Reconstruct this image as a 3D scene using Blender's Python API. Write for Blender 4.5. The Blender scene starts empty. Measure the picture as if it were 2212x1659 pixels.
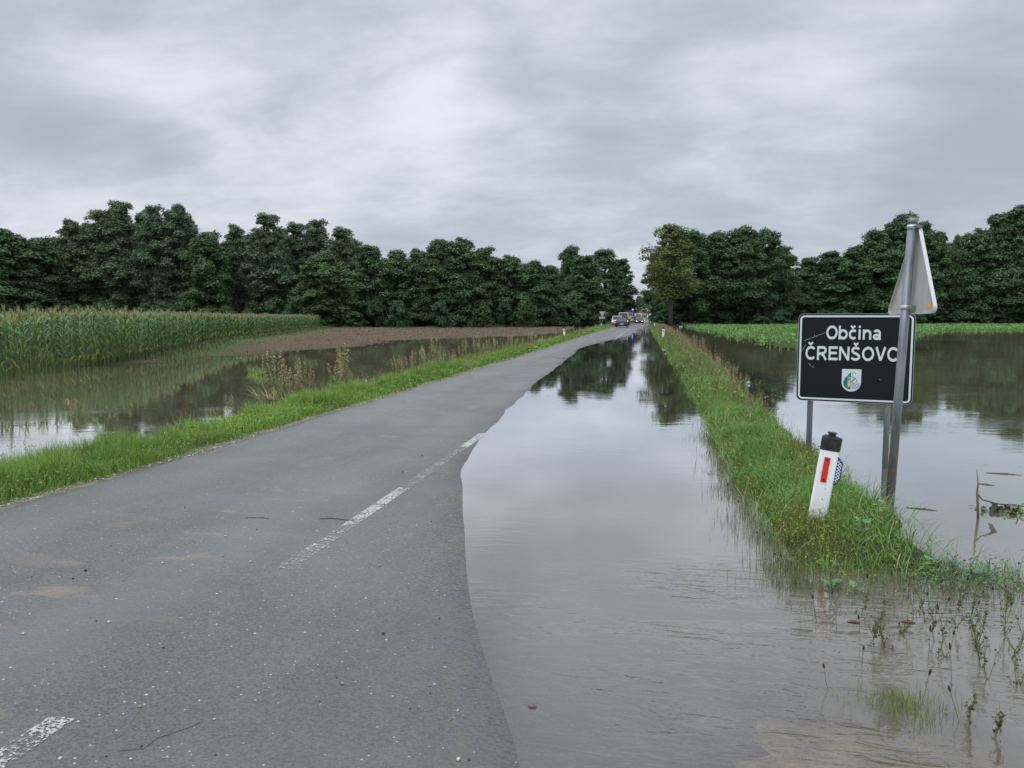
import bpy, bmesh, math, random
import numpy as np
from mathutils import Vector, Matrix, Quaternion
R_ = math.radians
scn = bpy.context.scene
COL = scn.collection
random.seed(7)
rng = np.random.default_rng(11)

# ------------------------------------------------------------------ camera
EYE = 1.6
YAW, PITCH = R_(9.87), R_(4.97)
cd = bpy.data.cameras.new('camera'); cam = bpy.data.objects.new('camera', cd); COL.objects.link(cam)
cd.sensor_width = 36; cd.lens = 27.03; cd.clip_start = 0.05; cd.clip_end = 6000
cam.location = (0, 0, EYE); cam.rotation_euler = (R_(90) - PITCH, 0, YAW)
scn.camera = cam

# ------------------------------------------------------------------ sky
w = bpy.data.worlds.new('World'); scn.world = w; w.use_nodes = True
nt = w.node_tree; N = nt.nodes; Lk = nt.links; N.clear()
def wn(t, **k):
    n = N.new(t)
    for a, b in k.items(): setattr(n, a, b)
    return n
out = wn('ShaderNodeOutputWorld')
SUN_EL, SUN_AZ = 52, 215          # behind the camera, to the left
sky = wn('ShaderNodeTexSky', sky_type='NISHITA', sun_disc=False)
sky.sun_elevation = R_(SUN_EL); sky.sun_rotation = R_(SUN_AZ)
bg1 = wn('ShaderNodeBackground'); bg1.inputs[1].default_value = 0.1; Lk.new(sky.outputs[0], bg1.inputs[0])
tc = wn('ShaderNodeTexCoord'); sp = wn('ShaderNodeSeparateXYZ'); Lk.new(tc.outputs['Generated'], sp.inputs[0])
def mth(op, a, b=None, c=None, clamp=False):
    n = wn('ShaderNodeMath', operation=op); n.use_clamp = clamp
    for i, v in enumerate((a, b, c)):
        if v is None: continue
        if isinstance(v, (int, float)): n.inputs[i].default_value = v
        else: Lk.new(v, n.inputs[i])
    return n.outputs[0]
zc = mth('MAXIMUM', sp.outputs[2], 0.0)
den = mth('ADD', zc, 0.30)
cx_ = mth('DIVIDE', sp.outputs[0], den); cy_ = mth('DIVIDE', sp.outputs[1], den)
cmb = wn('ShaderNodeCombineXYZ'); Lk.new(cx_, cmb.inputs[0]); Lk.new(cy_, cmb.inputs[1])
def noi(scale, det, rough, dist, off, sc=(1, 1, 1)):
    mp = wn('ShaderNodeMapping'); mp.inputs['Location'].default_value = off; mp.inputs['Scale'].default_value = sc
    Lk.new(cmb.outputs[0], mp.inputs[0])
    n = wn('ShaderNodeTexNoise'); n.inputs['Scale'].default_value = scale; n.inputs['Detail'].default_value = det
    n.inputs['Roughness'].default_value = rough; n.inputs['Distortion'].default_value = dist
    Lk.new(mp.outputs[0], n.inputs['Vector']); return n.outputs[0]
big = noi(1.25, 6, 0.52, 0.35, (3.1, 1.7, 0), (0.85, 1, 1))
mid = noi(3.4, 8, 0.58, 0.35, (7.3, 4.2, 0), (0.75, 1, 1))
fin = noi(9.0, 6, 0.6, 0.3, (1.3, 9.2, 0), (0.6, 1, 1))
v = mth('ADD', mth('MULTIPLY', big, 0.51), mth('ADD', mth('MULTIPLY', mid, 0.38), mth('MULTIPLY', fin, 0.17)))
# two broad cloud features at the bearings where the photo has them: a lit gap and a dark bank
def lobe(dx, dy, dz, k):
    d = Vector((dx, dy, dz)).normalized()
    n = wn('ShaderNodeVectorMath', operation='DOT_PRODUCT'); Lk.new(tc.outputs['Generated'], n.inputs[0]); n.inputs[1].default_value = d
    return mth('POWER', mth('MAXIMUM', n.outputs['Value'], 0.0), k)
def dirpx(x, y):
    Fv = Vector((-math.sin(YAW) * math.cos(PITCH), math.cos(YAW) * math.cos(PITCH), -math.sin(PITCH)))
    Rv = Vector((math.cos(YAW), math.sin(YAW), 0)); Uv = Rv.cross(Fv)
    return (Fv + Rv * ((x - 1106) / 1661) + Uv * ((829.5 - y) / 1661)).normalized()
brk = mth('MULTIPLY', mid, 1.9)
v = mth('ADD', v, mth('MULTIPLY', mth('MULTIPLY', lobe(*dirpx(930, 175), 420), brk), 0.20))
v = mth('ADD', v, mth('MULTIPLY', mth('MULTIPLY', lobe(*dirpx(330, 90), 90), brk), 0.13))
v = mth('ADD', v, mth('MULTIPLY', lobe(*dirpx(1800, 190), 160), 0.10))
v = mth('ADD', v, mth('MULTIPLY', lobe(*dirpx(60, 400), 160), 0.06))
v = mth('SUBTRACT', v, mth('MULTIPLY', lobe(*dirpx(2190, 330), 90), 0.16))
v = mth('SUBTRACT', v, mth('MULTIPLY', mth('MULTIPLY', mth('ADD', lobe(*dirpx(190, 300), 900), mth('ADD', lobe(*dirpx(60, 270), 900), lobe(*dirpx(340, 330), 1500))), brk), 0.13))
v = mth('SUBTRACT', v, mth('MULTIPLY', lobe(*dirpx(1250, 230), 50), 0.04))
ramp = wn('ShaderNodeValToRGB'); Lk.new(v, ramp.inputs[0])
cr = ramp.color_ramp; cr.interpolation = 'B_SPLINE'
cr.elements[0].position = 0.36; cr.elements[0].color = (0.42, 0.475, 0.54, 1)
cr.elements[1].position = 0.74; cr.elements[1].color = (0.86, 0.90, 0.98, 1)
e = cr.elements.new(0.50); e.color = (0.525, 0.58, 0.655, 1)
e = cr.elements.new(0.60); e.color = (0.665, 0.712, 0.785, 1)
# overcast: brighter overhead than at the horizon
zr = wn('ShaderNodeMapRange', interpolation_type='SMOOTHSTEP'); Lk.new(sp.outputs[2], zr.inputs[0])
zr.inputs[1].default_value = 0.34; zr.inputs[2].default_value = 0.88; zr.inputs[3].default_value = 1.0; zr.inputs[4].default_value = 3.3
bg2 = wn('ShaderNodeBackground'); Lk.new(ramp.outputs[0], bg2.inputs[0]); Lk.new(zr.outputs[0], bg2.inputs[1])
mx = wn('ShaderNodeMixShader'); mx.inputs[0].default_value = 0.93
Lk.new(bg1.outputs[0], mx.inputs[1]); Lk.new(bg2.outputs[0], mx.inputs[2]); Lk.new(mx.outputs[0], out.inputs[0])
sd = bpy.data.lights.new('sun', 'SUN'); sd.energy = 0.6; sd.angle = R_(25); sd.color = (1.0, 0.97, 0.93)
so = bpy.data.objects.new('sun', sd); COL.objects.link(so)
_a = R_(SUN_AZ); sdir = Vector((math.sin(_a) * math.cos(R_(SUN_EL)), math.cos(_a) * math.cos(R_(SUN_EL)), math.sin(R_(SUN_EL))))
so.rotation_euler = sdir.to_track_quat('Z', 'Y').to_euler(); so.location = (0, -10, 30)
scn.view_settings.view_transform = 'Standard'; scn.view_settings.look = 'None'
scn.view_settings.gamma = 1; scn.view_settings.use_curve_mapping = False; scn.view_settings.exposure = 0.0
scn.cycles.max_bounces = 8; scn.cycles.transparent_max_bounces = 16

# ------------------------------------------------------------------ helpers
def tag(o, label=None, cat=None, group=None, kind=None):
    if label: o['label'] = label
    if cat: o['category'] = cat
    if group: o['group'] = group
    if kind: o['kind'] = kind
    return o
def empty(name, loc=(0, 0, 0), rz=0):
    o = bpy.data.objects.new(name, None); COL.objects.link(o); o.location = loc; o.rotation_euler = (0, 0, rz)
    o.empty_display_size = 0.1; return o
KIDS = {}
def link(me, name, parent=None):
    o = bpy.data.objects.new(name, me); COL.objects.link(o)
    if parent is not None: o.parent = parent; KIDS.setdefault(parent.name, []).append(o)
    return o
def copy_tree(o, parent=None):
    c = o.copy(); COL.objects.link(c); c.parent = parent
    if parent is not None: KIDS.setdefault(parent.name, []).append(c)
    for ch in KIDS.get(o.name, []): copy_tree(ch, c)
    return c
def npmesh(name, V, Fs, mat=None, parent=None, smooth=False, tint=None, extra=None, mats=None, fmat=None):
    """V (n,3); Fs (m,k) constant-size polygons or list of such arrays"""
    if not isinstance(Fs, (list, tuple)): Fs = [Fs]
    me = bpy.data.meshes.new(name)
    V = np.asarray(V, dtype=np.float32)
    me.vertices.add(len(V)); me.vertices.foreach_set('co', V.ravel())
    li = np.concatenate([np.asarray(f, dtype=np.int32).ravel() for f in Fs])
    sizes = np.concatenate([np.full(len(f), np.asarray(f).shape[1], dtype=np.int32) for f in Fs])
    st = np.zeros(len(sizes), dtype=np.int32); st[1:] = np.cumsum(sizes)[:-1]
    me.loops.add(len(li)); me.loops.foreach_set('vertex_index', li)
    me.polygons.add(len(sizes)); me.polygons.foreach_set('loop_start', st)
    if smooth: me.polygons.foreach_set('use_smooth', np.ones(len(sizes), dtype=bool))
    me.update(calc_edges=True)
    if tint is not None:
        a = me.color_attributes.new('tint', 'FLOAT_COLOR', 'POINT')
        t = np.ones((len(V), 4), dtype=np.float32); t[:, :3] = tint if np.ndim(tint) > 1 else np.asarray(tint)[:, None]
        a.data.foreach_set('color', t.ravel())
    for k, arr in (extra or {}).items():
        a = me.attributes.new(k, 'FLOAT', 'POINT'); a.data.foreach_set('value', np.asarray(arr, dtype=np.float32))
    if mats:
        for m in mats: me.materials.append(m)
        me.polygons.foreach_set('material_index', np.asarray(fmat, dtype=np.int32))
    elif mat: me.materials.append(mat)
    return link(me, name, parent)

class MB:
    def __init__(s): s.v = []; s.f = []
    def add(s, vs, fs):
        b = len(s.v); s.v += [tuple(x) for x in vs]; s.f += [tuple(b + i for i in f) for f in fs]; return s
    def box(s, c, d, rot=None, ch=0.0):
        x, y, z = (k / 2 for k in d)
        if ch > 0:   # chamfered round the vertical edges
            pts = [(-x + ch, -y), (x - ch, -y), (x, -y + ch), (x, y - ch), (x - ch, y), (-x + ch, y), (-x, y - ch), (-x, -y + ch)]
            vs = [Vector((a, b, -z)) for a, b in pts] + [Vector((a, b, z)) for a, b in pts]
            fs = [tuple(range(7, -1, -1)), tuple(range(8, 16))] + [(i, (i + 1) % 8, 8 + (i + 1) % 8, 8 + i) for i in range(8)]
        else:
            vs = [Vector((i, j, k)) for k in (-z, z) for i, j in ((-x, -y), (x, -y), (x, y), (-x, y))]
            fs = [(3, 2, 1, 0), (4, 5, 6, 7), (0, 1, 5, 4), (1, 2, 6, 5), (2, 3, 7, 6), (3, 0, 4, 7)]
        if rot: vs = [rot @ q for q in vs]
        c = Vector(c); return s.add([q + c for q in vs], fs)
    def tube(s, P, r, n=6, caps=True):
        P = [Vector(p) for p in P]; m = len(P)
        if isinstance(r, (int, float)): r = [r] * m
        vs = []; up = Vector((0.13, 0.31, 0.94))
        for i, p in enumerate(P):
            t = (P[min(i + 1, m - 1)] - P[max(i - 1, 0)]).normalized()
            a = t.cross(up)
            if a.length < 1e-3: a = t.cross(Vector((1, 0, 0)))
            a.normalize(); b = t.cross(a)
            vs += [p + (a * math.cos(2 * math.pi * k / n) + b * math.sin(2 * math.pi * k / n)) * r[i] for k in range(n)]
        fs = [(i * n + k, i * n + (k + 1) % n, (i + 1) * n + (k + 1) % n, (i + 1) * n + k) for i in range(m - 1) for k in range(n)]
        if caps: fs += [tuple(range(n - 1, -1, -1)), tuple((m - 1) * n + k for k in range(n))]
        return s.add(vs, fs)
    def lathe(s, prof, n=16, c=(0, 0, 0), axis='z'):
        vs = []
        for r, h in prof:
            for k in range(n):
                a = 2 * math.pi * k / n; p = (r * math.cos(a), r * math.sin(a), h)
                if axis == 'x': p = (h, p[0], p[1])
                if axis == 'y': p = (p[0], h, p[1])
                vs.append(Vector(p) + Vector(c))
        m = len(prof)
        fs = [(i * n + k, i * n + (k + 1) % n, (i + 1) * n + (k + 1) % n, (i + 1) * n + k) for i in range(m - 1) for k in range(n)]
        fs += [tuple(range(n - 1, -1, -1)), tuple((m - 1) * n + k for k in range(n))]
        return s.add(vs, fs)
    def prism(s, pts, y0, y1):        # outline in x,z, thickness along y
        n = len(pts)
        vs = [(a, y0, b) for a, b in pts] + [(a, y1, b) for a, b in pts]
        return s.add(vs, [tuple(range(n)), tuple(range(2 * n - 1, n - 1, -1))] + [(i, n + i, n + (i + 1) % n, (i + 1) % n) for i in range(n)])
    def flat(s, pts, y):
        return s.add([(a, y, b) for a, b in pts], [tuple(range(len(pts)))])
    def blob(s, c, r, seed=0, n=8, m=6, amp=0.2):
        rr = random.Random(seed); c = Vector(c); vs = []
        if isinstance(r, (int, float)): r = (r, r, r)
        for j in range(m + 1):
            th = math.pi * j / m
            for k in range(n):
                a = 2 * math.pi * k / n; q = 1 + rr.uniform(-amp, amp)
                vs.append(c + Vector((r[0] * math.sin(th) * math.cos(a) * q, r[1] * math.sin(th) * math.sin(a) * q, r[2] * math.cos(th) * q)))
        return s.add(vs, [(j * n + k, (j + 1) * n + k, (j + 1) * n + (k + 1) % n, j * n + (k + 1) % n) for j in range(m) for k in range(n)])
    def build(s, name, mat, parent=None, smooth=False, bevel=0):
        me = bpy.data.meshes.new(name); me.from_pydata(s.v, [], s.f); me.materials.append(mat); me.update()
        if smooth: me.polygons.foreach_set('use_smooth', [True] * len(me.polygons))
        o = link(me, name, parent)
        if bevel:
            b = o.modifiers.new('bevel', 'BEVEL'); b.width = bevel; b.segments = 2; b.limit_method = 'ANGLE'
        return o

def hsh(ix, iy, seed):
    n = (ix.astype(np.int64) * 374761393 + iy.astype(np.int64) * 668265263 + seed * 1442695041) & 0xffffffff
    n = ((n ^ (n >> 13)) * 1274126177) & 0xffffffff
    return ((n ^ (n >> 16)) & 0xffff) / 65535.0
def vnoise(x, y, seed=0):
    x = np.asarray(x, dtype=float); y = np.asarray(y, dtype=float)
    ix = np.floor(x); iy = np.floor(y); fx = x - ix; fy = y - iy; fx = fx * fx * (3 - 2 * fx); fy = fy * fy * (3 - 2 * fy)
    a = hsh(ix, iy, seed); b = hsh(ix + 1, iy, seed); c = hsh(ix, iy + 1, seed); d = hsh(ix + 1, iy + 1, seed)
    return (a * (1 - fx) + b * fx) * (1 - fy) + (c * (1 - fx) + d * fx) * fy - 0.5
def fbm(x, y, seed=0, o=4):
    r = 0; a = 1.0
    for i in range(o): r = r + a * vnoise(x * 2 ** i, y * 2 ** i, seed + i); a *= 0.5
    return r
def sstep(a, b, x):
    t = np.clip((x - a) / (b - a), 0, 1); return t * t * (3 - 2 * t)
def pdist(x, y, poly):
    """signed distance, positive inside"""
    x = np.asarray(x, dtype=float); y = np.asarray(y, dtype=float)
    d = np.full(np.broadcast(x, y).shape, 1e9); ins = np.zeros(d.shape, dtype=bool); n = len(poly)
    for i in range(n):
        x0, y0 = poly[i]; x1, y1 = poly[(i + 1) % n]
        ex, ey = x1 - x0, y1 - y0
        t = np.clip(((x - x0) * ex + (y - y0) * ey) / (ex * ex + ey * ey), 0, 1)
        d = np.minimum(d, np.hypot(x - x0 - t * ex, y - y0 - t * ey))
        if y0 != y1:
            c = ((y0 > y) != (y1 > y)) & (x < (x1 - x0) * (y - y0) / (y1 - y0) + x0); ins ^= c
    return np.where(ins, d, -d)

# ------------------------------------------------------------------ terrain heights (metres; flood level is z = 0)
XL, XR, KS = -4.85, 0.75, 0.035
SH = np.array([(-60, 1.0), (-20, 0.5), (0, 0.1), (1.5, -0.18), (2.57, -.40), (3.08, -.58), (3.52, -.76), (4.25, -1.0), (5.47, -1.32), (8.15, -1.97), (11.55, -2.25),
      (13.7, -2.39), (17.7, -2.57), (21.7, -2.74), (26, -2.81), (30, -3.0), (35.8, -3.17), (38, -3.4), (43, -3.17), (51.6, -2.65), (62, -1.83), (70, -1.2), (77, -1.45),
      (84, -.75), (91, -1.2), (99, -1.34), (108, -.7), (118, -.35), (129, -.3), (140, .6), (160, 2.2), (300, 4.0), (3000, 5)])
def shore(y):
    y = np.asarray(y, dtype=float); dl = np.clip(np.abs(y) * .10, 0, 2.2)
    return (np.interp(y - dl, SH[:, 0], SH[:, 1]) + np.interp(y - dl / 2, SH[:, 0], SH[:, 1]) + np.interp(y, SH[:, 0], SH[:, 1]) + np.interp(y + dl / 2, SH[:, 0], SH[:, 1]) + np.interp(y + dl, SH[:, 0], SH[:, 1])) / 5 - 0.12 + 0.05 * vnoise(y * 1.3, y * 0, 5) * np.clip(np.asarray(y) / 6, .2, 1.5)
VL = np.array([(-60, -6.6), (5, -6.5), (12, -6.25), (30, -6.3), (53, -6.2), (90, -6.6), (125, -7.2), (150, -8.0), (3000, -9)])
MUD = [(-18.2, 22.5), (-16.9, 26.5), (-17.2, 34), (-15.6, 38.8), (-17.8, 50), (-14, 60), (-10.2, 66), (-9, 78), (-8.5, 130), (-8.5, 600), (-900, 600), (-900, 90), (-60, 60), (-30, 44), (-20.5, 28)]
GRN = [(9, 196), (7, 120), (7.2, 70), (7.5, 43), (9.5, 37), (13, 44), (22, 70), (34, 98), (48, 103), (100, 120), (300, 170), (300, 205), (100, 205), (60, 202)]
CORN = [(-8, -12), (-12.6, 0), (-15.2, 12), (-16.1, 16.9), (-17.8, 24.2), (-27.5, 46.4), (-47.8, 110), (-52, 113), (-135, 105), (-135, -12)]
RL = np.array([(3.6, 1.9), (4.0, 1.2), (4.6, .98), (4.9, .92), (7, .82), (12, .85), (19, .92), (36, .85), (73, .62), (122, .45), (136, .4), (3000, .4)])
RR = np.array([(3.6, 1.9), (4.6, 1.95), (5.2, 1.95), (6, 1.80), (7.1, 2.0), (8.4, 1.98), (10, 1.85), (12, 1.9), (17, 2.1), (24, 2.4), (42, 2.6), (90, 2.8), (136, 3.0), (160, 6), (3000, 40)])
def road_z(x, y):
    return KS * (shore(y) - x)
def ground_z(x, y):
    x = np.asarray(x, dtype=float); y = np.asarray(y, dtype=float)
    rz = road_z(np.clip(x, XL, XR), y)
    # left side
    vl = np.interp(y, VL[:, 0], VL[:, 1]) + 0.25 * vnoise(y * .7, y * 0, 9)
    ed = np.maximum(road_z(XL, y), 0.03)
    tl = (XL - x) / (XL - vl)
    bank = np.where(tl < 1, ed * (1 - np.clip(tl, 0, 1)) + 0.03 * np.sin(np.clip(tl, 0, 1) * math.pi), -0.35 * sstep(1, 2.4, tl))
    md = pdist(x, y, MUD)
    fld = np.clip(md * 0.020, -0.3, 0.10) + 0.11 * fbm(x * .35, y * .22, 21, 4) * sstep(-4, 3, md) + 0.02 * fbm(x * 1.7, y * 1.7, 22, 2)
    fld = fld + np.where(md > 0, 0.01, 0)
    tb = sstep(1.6, 3.2, tl)
    lz = bank * (1 - tb) + fld * tb
    dry = sstep(112, 150, y)
    lz = lz * (1 - dry) + np.maximum(lz, 0.06) * dry
    # right side
    l = np.interp(y, RL[:, 0], RL[:, 1]); r = np.interp(y, RR[:, 0], RR[:, 1]); l = l + 0.12 * vnoise(y * 1.6, y * 0, 31); r = r + 0.3 * vnoise(y * 1.1, y * 0, 32)
    c = (l + r) / 2; h = np.maximum((r - l) / 2, .05)
    rid = (1 - ((x - c) / h) ** 2) * 0.075
    rid = np.maximum(rid, -0.30)
    k = sstep(4.45, 5.35, y + .25 * vnoise(x * 2.2, y * 2.2, 18)); rid = rid * k + (-0.16) * (1 - k)
    gm = pdist(x, y, GRN)
    rf = np.clip(gm * 0.01, -0.3, 0.02) + 0.05 * fbm(x * .12, y * .3, 41, 3) * sstep(-3, 3, gm)
    rzz = np.maximum(rid, rf)
    # shallow gravelly track mouth, bottom right
    dr = sstep(132, 165, y) * (1 - sstep(6, 12, x) * (1 - sstep(190, 210, y)))
    rzz = rzz * (1 - dr) + np.maximum(rzz, 0.08) * dr
    wd = sstep(150, 215, y) * sstep(20, 60, np.abs(x)) * 0
    t = sstep(0, 0.35, x - XR)
    rside = rz * (1 - t) + rzz * t
    z = np.where(x < XL, lz, np.where(x > XR, rside, rz))
    far = sstep(170, 420, y) * 0.5
    return z + 0.004 * fbm(x * 3, y * 3, 77, 2) * ((x < XL) | (x > XR)) + far
def gz(x, y): return float(ground_z(np.array([x]), np.array([y]))[0])
Fh = Vector((-math.sin(YAW), math.cos(YAW), 0)); Rh = Vector((math.cos(YAW), math.sin(YAW), 0))
def bear(px, D):                       # ground point on a bearing, D metres ahead
    p = Fh * D + Rh * ((px - 1106) / 1661 * D); return p.x, p.y

# ------------------------------------------------------------------ materials
def mat(name, col, rough=0.6, spec=0.5, metal=0.0, emit=None, es=0):
    m = bpy.data.materials.new(name); m.use_nodes = True
    b = m.node_tree.nodes['Principled BSDF']
    b.inputs['Base Color'].default_value = (*col, 1); b.inputs['Roughness'].default_value = rough
    b.inputs['Specular IOR Level'].default_value = spec; b.inputs['Metallic'].default_value = metal
    if emit: b.inputs['Emission Color'].default_value = (*emit, 1); b.inputs['Emission Strength'].default_value = es
    return m
class NM:
    """node helper"""
    def __init__(s, name):
        s.m = bpy.data.materials.new(name); s.m.use_nodes = True; s.t = s.m.node_tree; s.n = s.t.nodes; s.l = s.t.links
        s.b = s.n['Principled BSDF']; s.o = s.n['Material Output']
    def new(s, t, ins=None, **k):
        n = s.n.new(t)
        for a, b in k.items(): setattr(n, a, b)
        for a, b in (ins or {}).items():
            if isinstance(b, bpy.types.NodeSocket): s.l.new(b, n.inputs[a])
            else: n.inputs[a].default_value = b
        return n
    def pos(s, scale=(1, 1, 1)):
        g = s.new('ShaderNodeNewGeometry'); mp = s.new('ShaderNodeMapping', {'Vector': g.outputs['Position'], 'Scale': scale}); return mp.outputs[0]
    def obj(s, scale=(1, 1, 1)):
        g = s.new('ShaderNodeTexCoord'); mp = s.new('ShaderNodeMapping', {'Vector': g.outputs['Object'], 'Scale': scale}); return mp.outputs[0]
    def noise(s, vec, sc, det=3, ro=.55, dist=0):
        return s.new('ShaderNodeTexNoise', {'Vector': vec, 'Scale': sc, 'Detail': det, 'Roughness': ro, 'Distortion': dist}).outputs[0]
    def mr(s, v, a, b, c=0.0, d=1.0, it='LINEAR'):
        n = s.new('ShaderNodeMapRange', {0: v, 1: a, 2: b, 3: c, 4: d}, interpolation_type=it); return n.outputs[0]
    def mix(s, f, a, b, bt='MIX'):
        n = s.new('ShaderNodeMix', data_type='RGBA', blend_type=bt)
        for i, q in ((0, f), (6, a), (7, b)):
            if isinstance(q, bpy.types.NodeSocket): s.l.new(q, n.inputs[i])
            else: n.inputs[i].default_value = q if i == 0 else (*q, 1)[:4]
        return n.outputs[2]
    def math(s, op, a, b=0.0, clamp=False):
        n = s.new('ShaderNodeMath', {0: a, 1: b}, operation=op); n.use_clamp = clamp; return n.outputs[0]
    def set(s, **k):
        nm = {'col': 'Base Color', 'rough': 'Roughness', 'spec': 'Specular IOR Level', 'alpha': 'Alpha', 'norm': 'Normal', 'metal': 'Metallic'}
        for a, b in k.items():
            i = s.b.inputs[nm[a]]
            if isinstance(b, bpy.types.NodeSocket): s.l.new(b, i)
            else: i.default_value = b
        return s
    def bump(s, h, st=.3, d=.01):
        return s.new('ShaderNodeBump', {'Height': h, 'Strength': st, 'Distance': d}).outputs[0]

def m_asphalt():
    k = NM('wet_asphalt'); p = k.pos()
    fine = k.noise(p, 160, 2, .7); grit = k.noise(p, 55, 3, .65); patch = k.noise(p, .55, 4, .6, .4)
    vo = k.new('ShaderNodeTexVoronoi', {'Vector': p, 'Scale': 42.0, 'Randomness': 1.0})
    spk = k.new('ShaderNodeTexVoronoi', {'Vector': p, 'Scale': 17.0, 'Randomness': 1.0})
    rnd = k.new('ShaderNodeSeparateColor', {0: spk.outputs['Color']})
    white = k.math('MULTIPLY', k.math('LESS_THAN', spk.outputs['Distance'], .11), k.math('GREATER_THAN', rnd.outputs[0], k.mr(k.noise(p, .8, 2), .35, .65, .97, .80)))
    ag = k.new('ShaderNodeTexVoronoi', {'Vector': p, 'Scale': 95.0, 'Randomness': 1.0}); agc = k.new('ShaderNodeSeparateColor', {0: ag.outputs['Color']})
    base = k.mix(k.mr(fine, .32, .68), (.068, .067, .064), (.126, .123, .117))
    base = k.mix(1.0, base, k.mix(agc.outputs[0], (.68, .68, .68), (1.32, 1.30, 1.26)), 'MULTIPLY')
    sp2 = k.new('ShaderNodeTexVoronoi', {'Vector': p, 'Scale': 36.0, 'Randomness': 1.0}); r2 = k.new('ShaderNodeSeparateColor', {0: sp2.outputs['Color']})
    base = k.mix(k.math('MULTIPLY', k.math('LESS_THAN', sp2.outputs['Distance'], .17), k.math('GREATER_THAN', r2.outputs[1], .86)), base, (.46, .45, .42))
    base = k.mix(k.math('MULTIPLY', k.math('LESS_THAN', sp2.outputs['Distance'], .20), k.math('LESS_THAN', r2.outputs[1], .08)), base, (.03, .03, .03))
    base = k.mix(k.mr(patch, .38, .66), base, k.mix(.5, base, (.17, .17, .17)))
    # tan dried mud stains, along the far wheel track
    st = k.noise(k.pos((1.1, 2.2, 1)), 1.6, 5, .6, .2); sx = k.new('ShaderNodeSeparateXYZ', {0: k.pos()})
    trk = k.mr(k.math('ABSOLUTE', k.math('ADD', sx.outputs[0], 3.1)), .15, .9, 1, 0)
    base = k.mix(k.math('MULTIPLY', k.mr(st, .58, .66), k.math('MULTIPLY', trk, .60)), base, (.26, .20, .13))
    dirt = k.noise(k.pos((1.5, .25, 1)), .9, 4, .6, .3)
    base = k.mix(k.mr(dirt, .48, .70, 0, .5), base, (.095, .080, .066))
    wt_ = k.math('ABSOLUTE', k.math('SUBTRACT', k.math('ABSOLUTE', k.math('ADD', sx.outputs[0], 3.55)), .75))
    base = k.mix(k.math('MULTIPLY', k.mr(wt_, .10, .42, 1, 0), k.mr(patch, .35, .6, .15, .55)), base, (.150, .150, .146))
    base = k.mix(white, base, (.46, .46, .43))
    # whole cast of a newer, darker lane along the centre joint
    wet = k.noise(k.pos((1, .35, 1)), .8, 4, .6, .6)
    wa = k.new('ShaderNodeAttribute', attribute_name='wet').outputs['Fac']
    rough = k.mr(wet, .33, .66, .24, .52)
    rough = k.math('SUBTRACT', rough, k.math('MULTIPLY', wa, .20))
    sb = k.noise(k.pos((1, .5, 1)), 3.2, 4, .65)
    base = k.mix(k.math('MULTIPLY', k.mr(wa, .08, .45), k.mr(sb, .45, .62, 0, .55)), base, (.155, .130, .098))
    base = k.mix(wa, base, k.mix(1.0, base, (.62, .62, .64), 'MULTIPLY'))
    hh = k.math('ADD', k.math('MULTIPLY', k.mr(vo.outputs['Distance'], 0, .6, 1, 0), .7), k.math('MULTIPLY', grit, .8))
    k.set(col=base, rough=rough, spec=.36, norm=k.bump(hh, .6, .007)); return k.m
def m_ground():
    k = NM('ground'); a = k.new('ShaderNodeAttribute', attribute_name='tint').outputs['Color']; p = k.pos()
    n1 = k.noise(p, 9, 5, .7); n2 = k.noise(p, .7, 3, .6); n3 = k.noise(p, 40, 3, .7)
    c = k.mix(k.mr(n1, .3, .7, 0, .9), k.mix(1.0, a, (.5, .5, .5), 'MULTIPLY'), k.mix(1.0, a, (1.45, 1.45, 1.4), 'MULTIPLY'))
    c = k.mix(k.mr(n2, .35, .7, 0, .5), c, k.mix(1.0, c, (.7, .72, .7), 'MULTIPLY'))
    k.set(col=c, rough=.95, spec=.08, norm=k.bump(k.math('ADD', n1, k.math('MULTIPLY', n3, .4)), .9, .07)); return k.m
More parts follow.
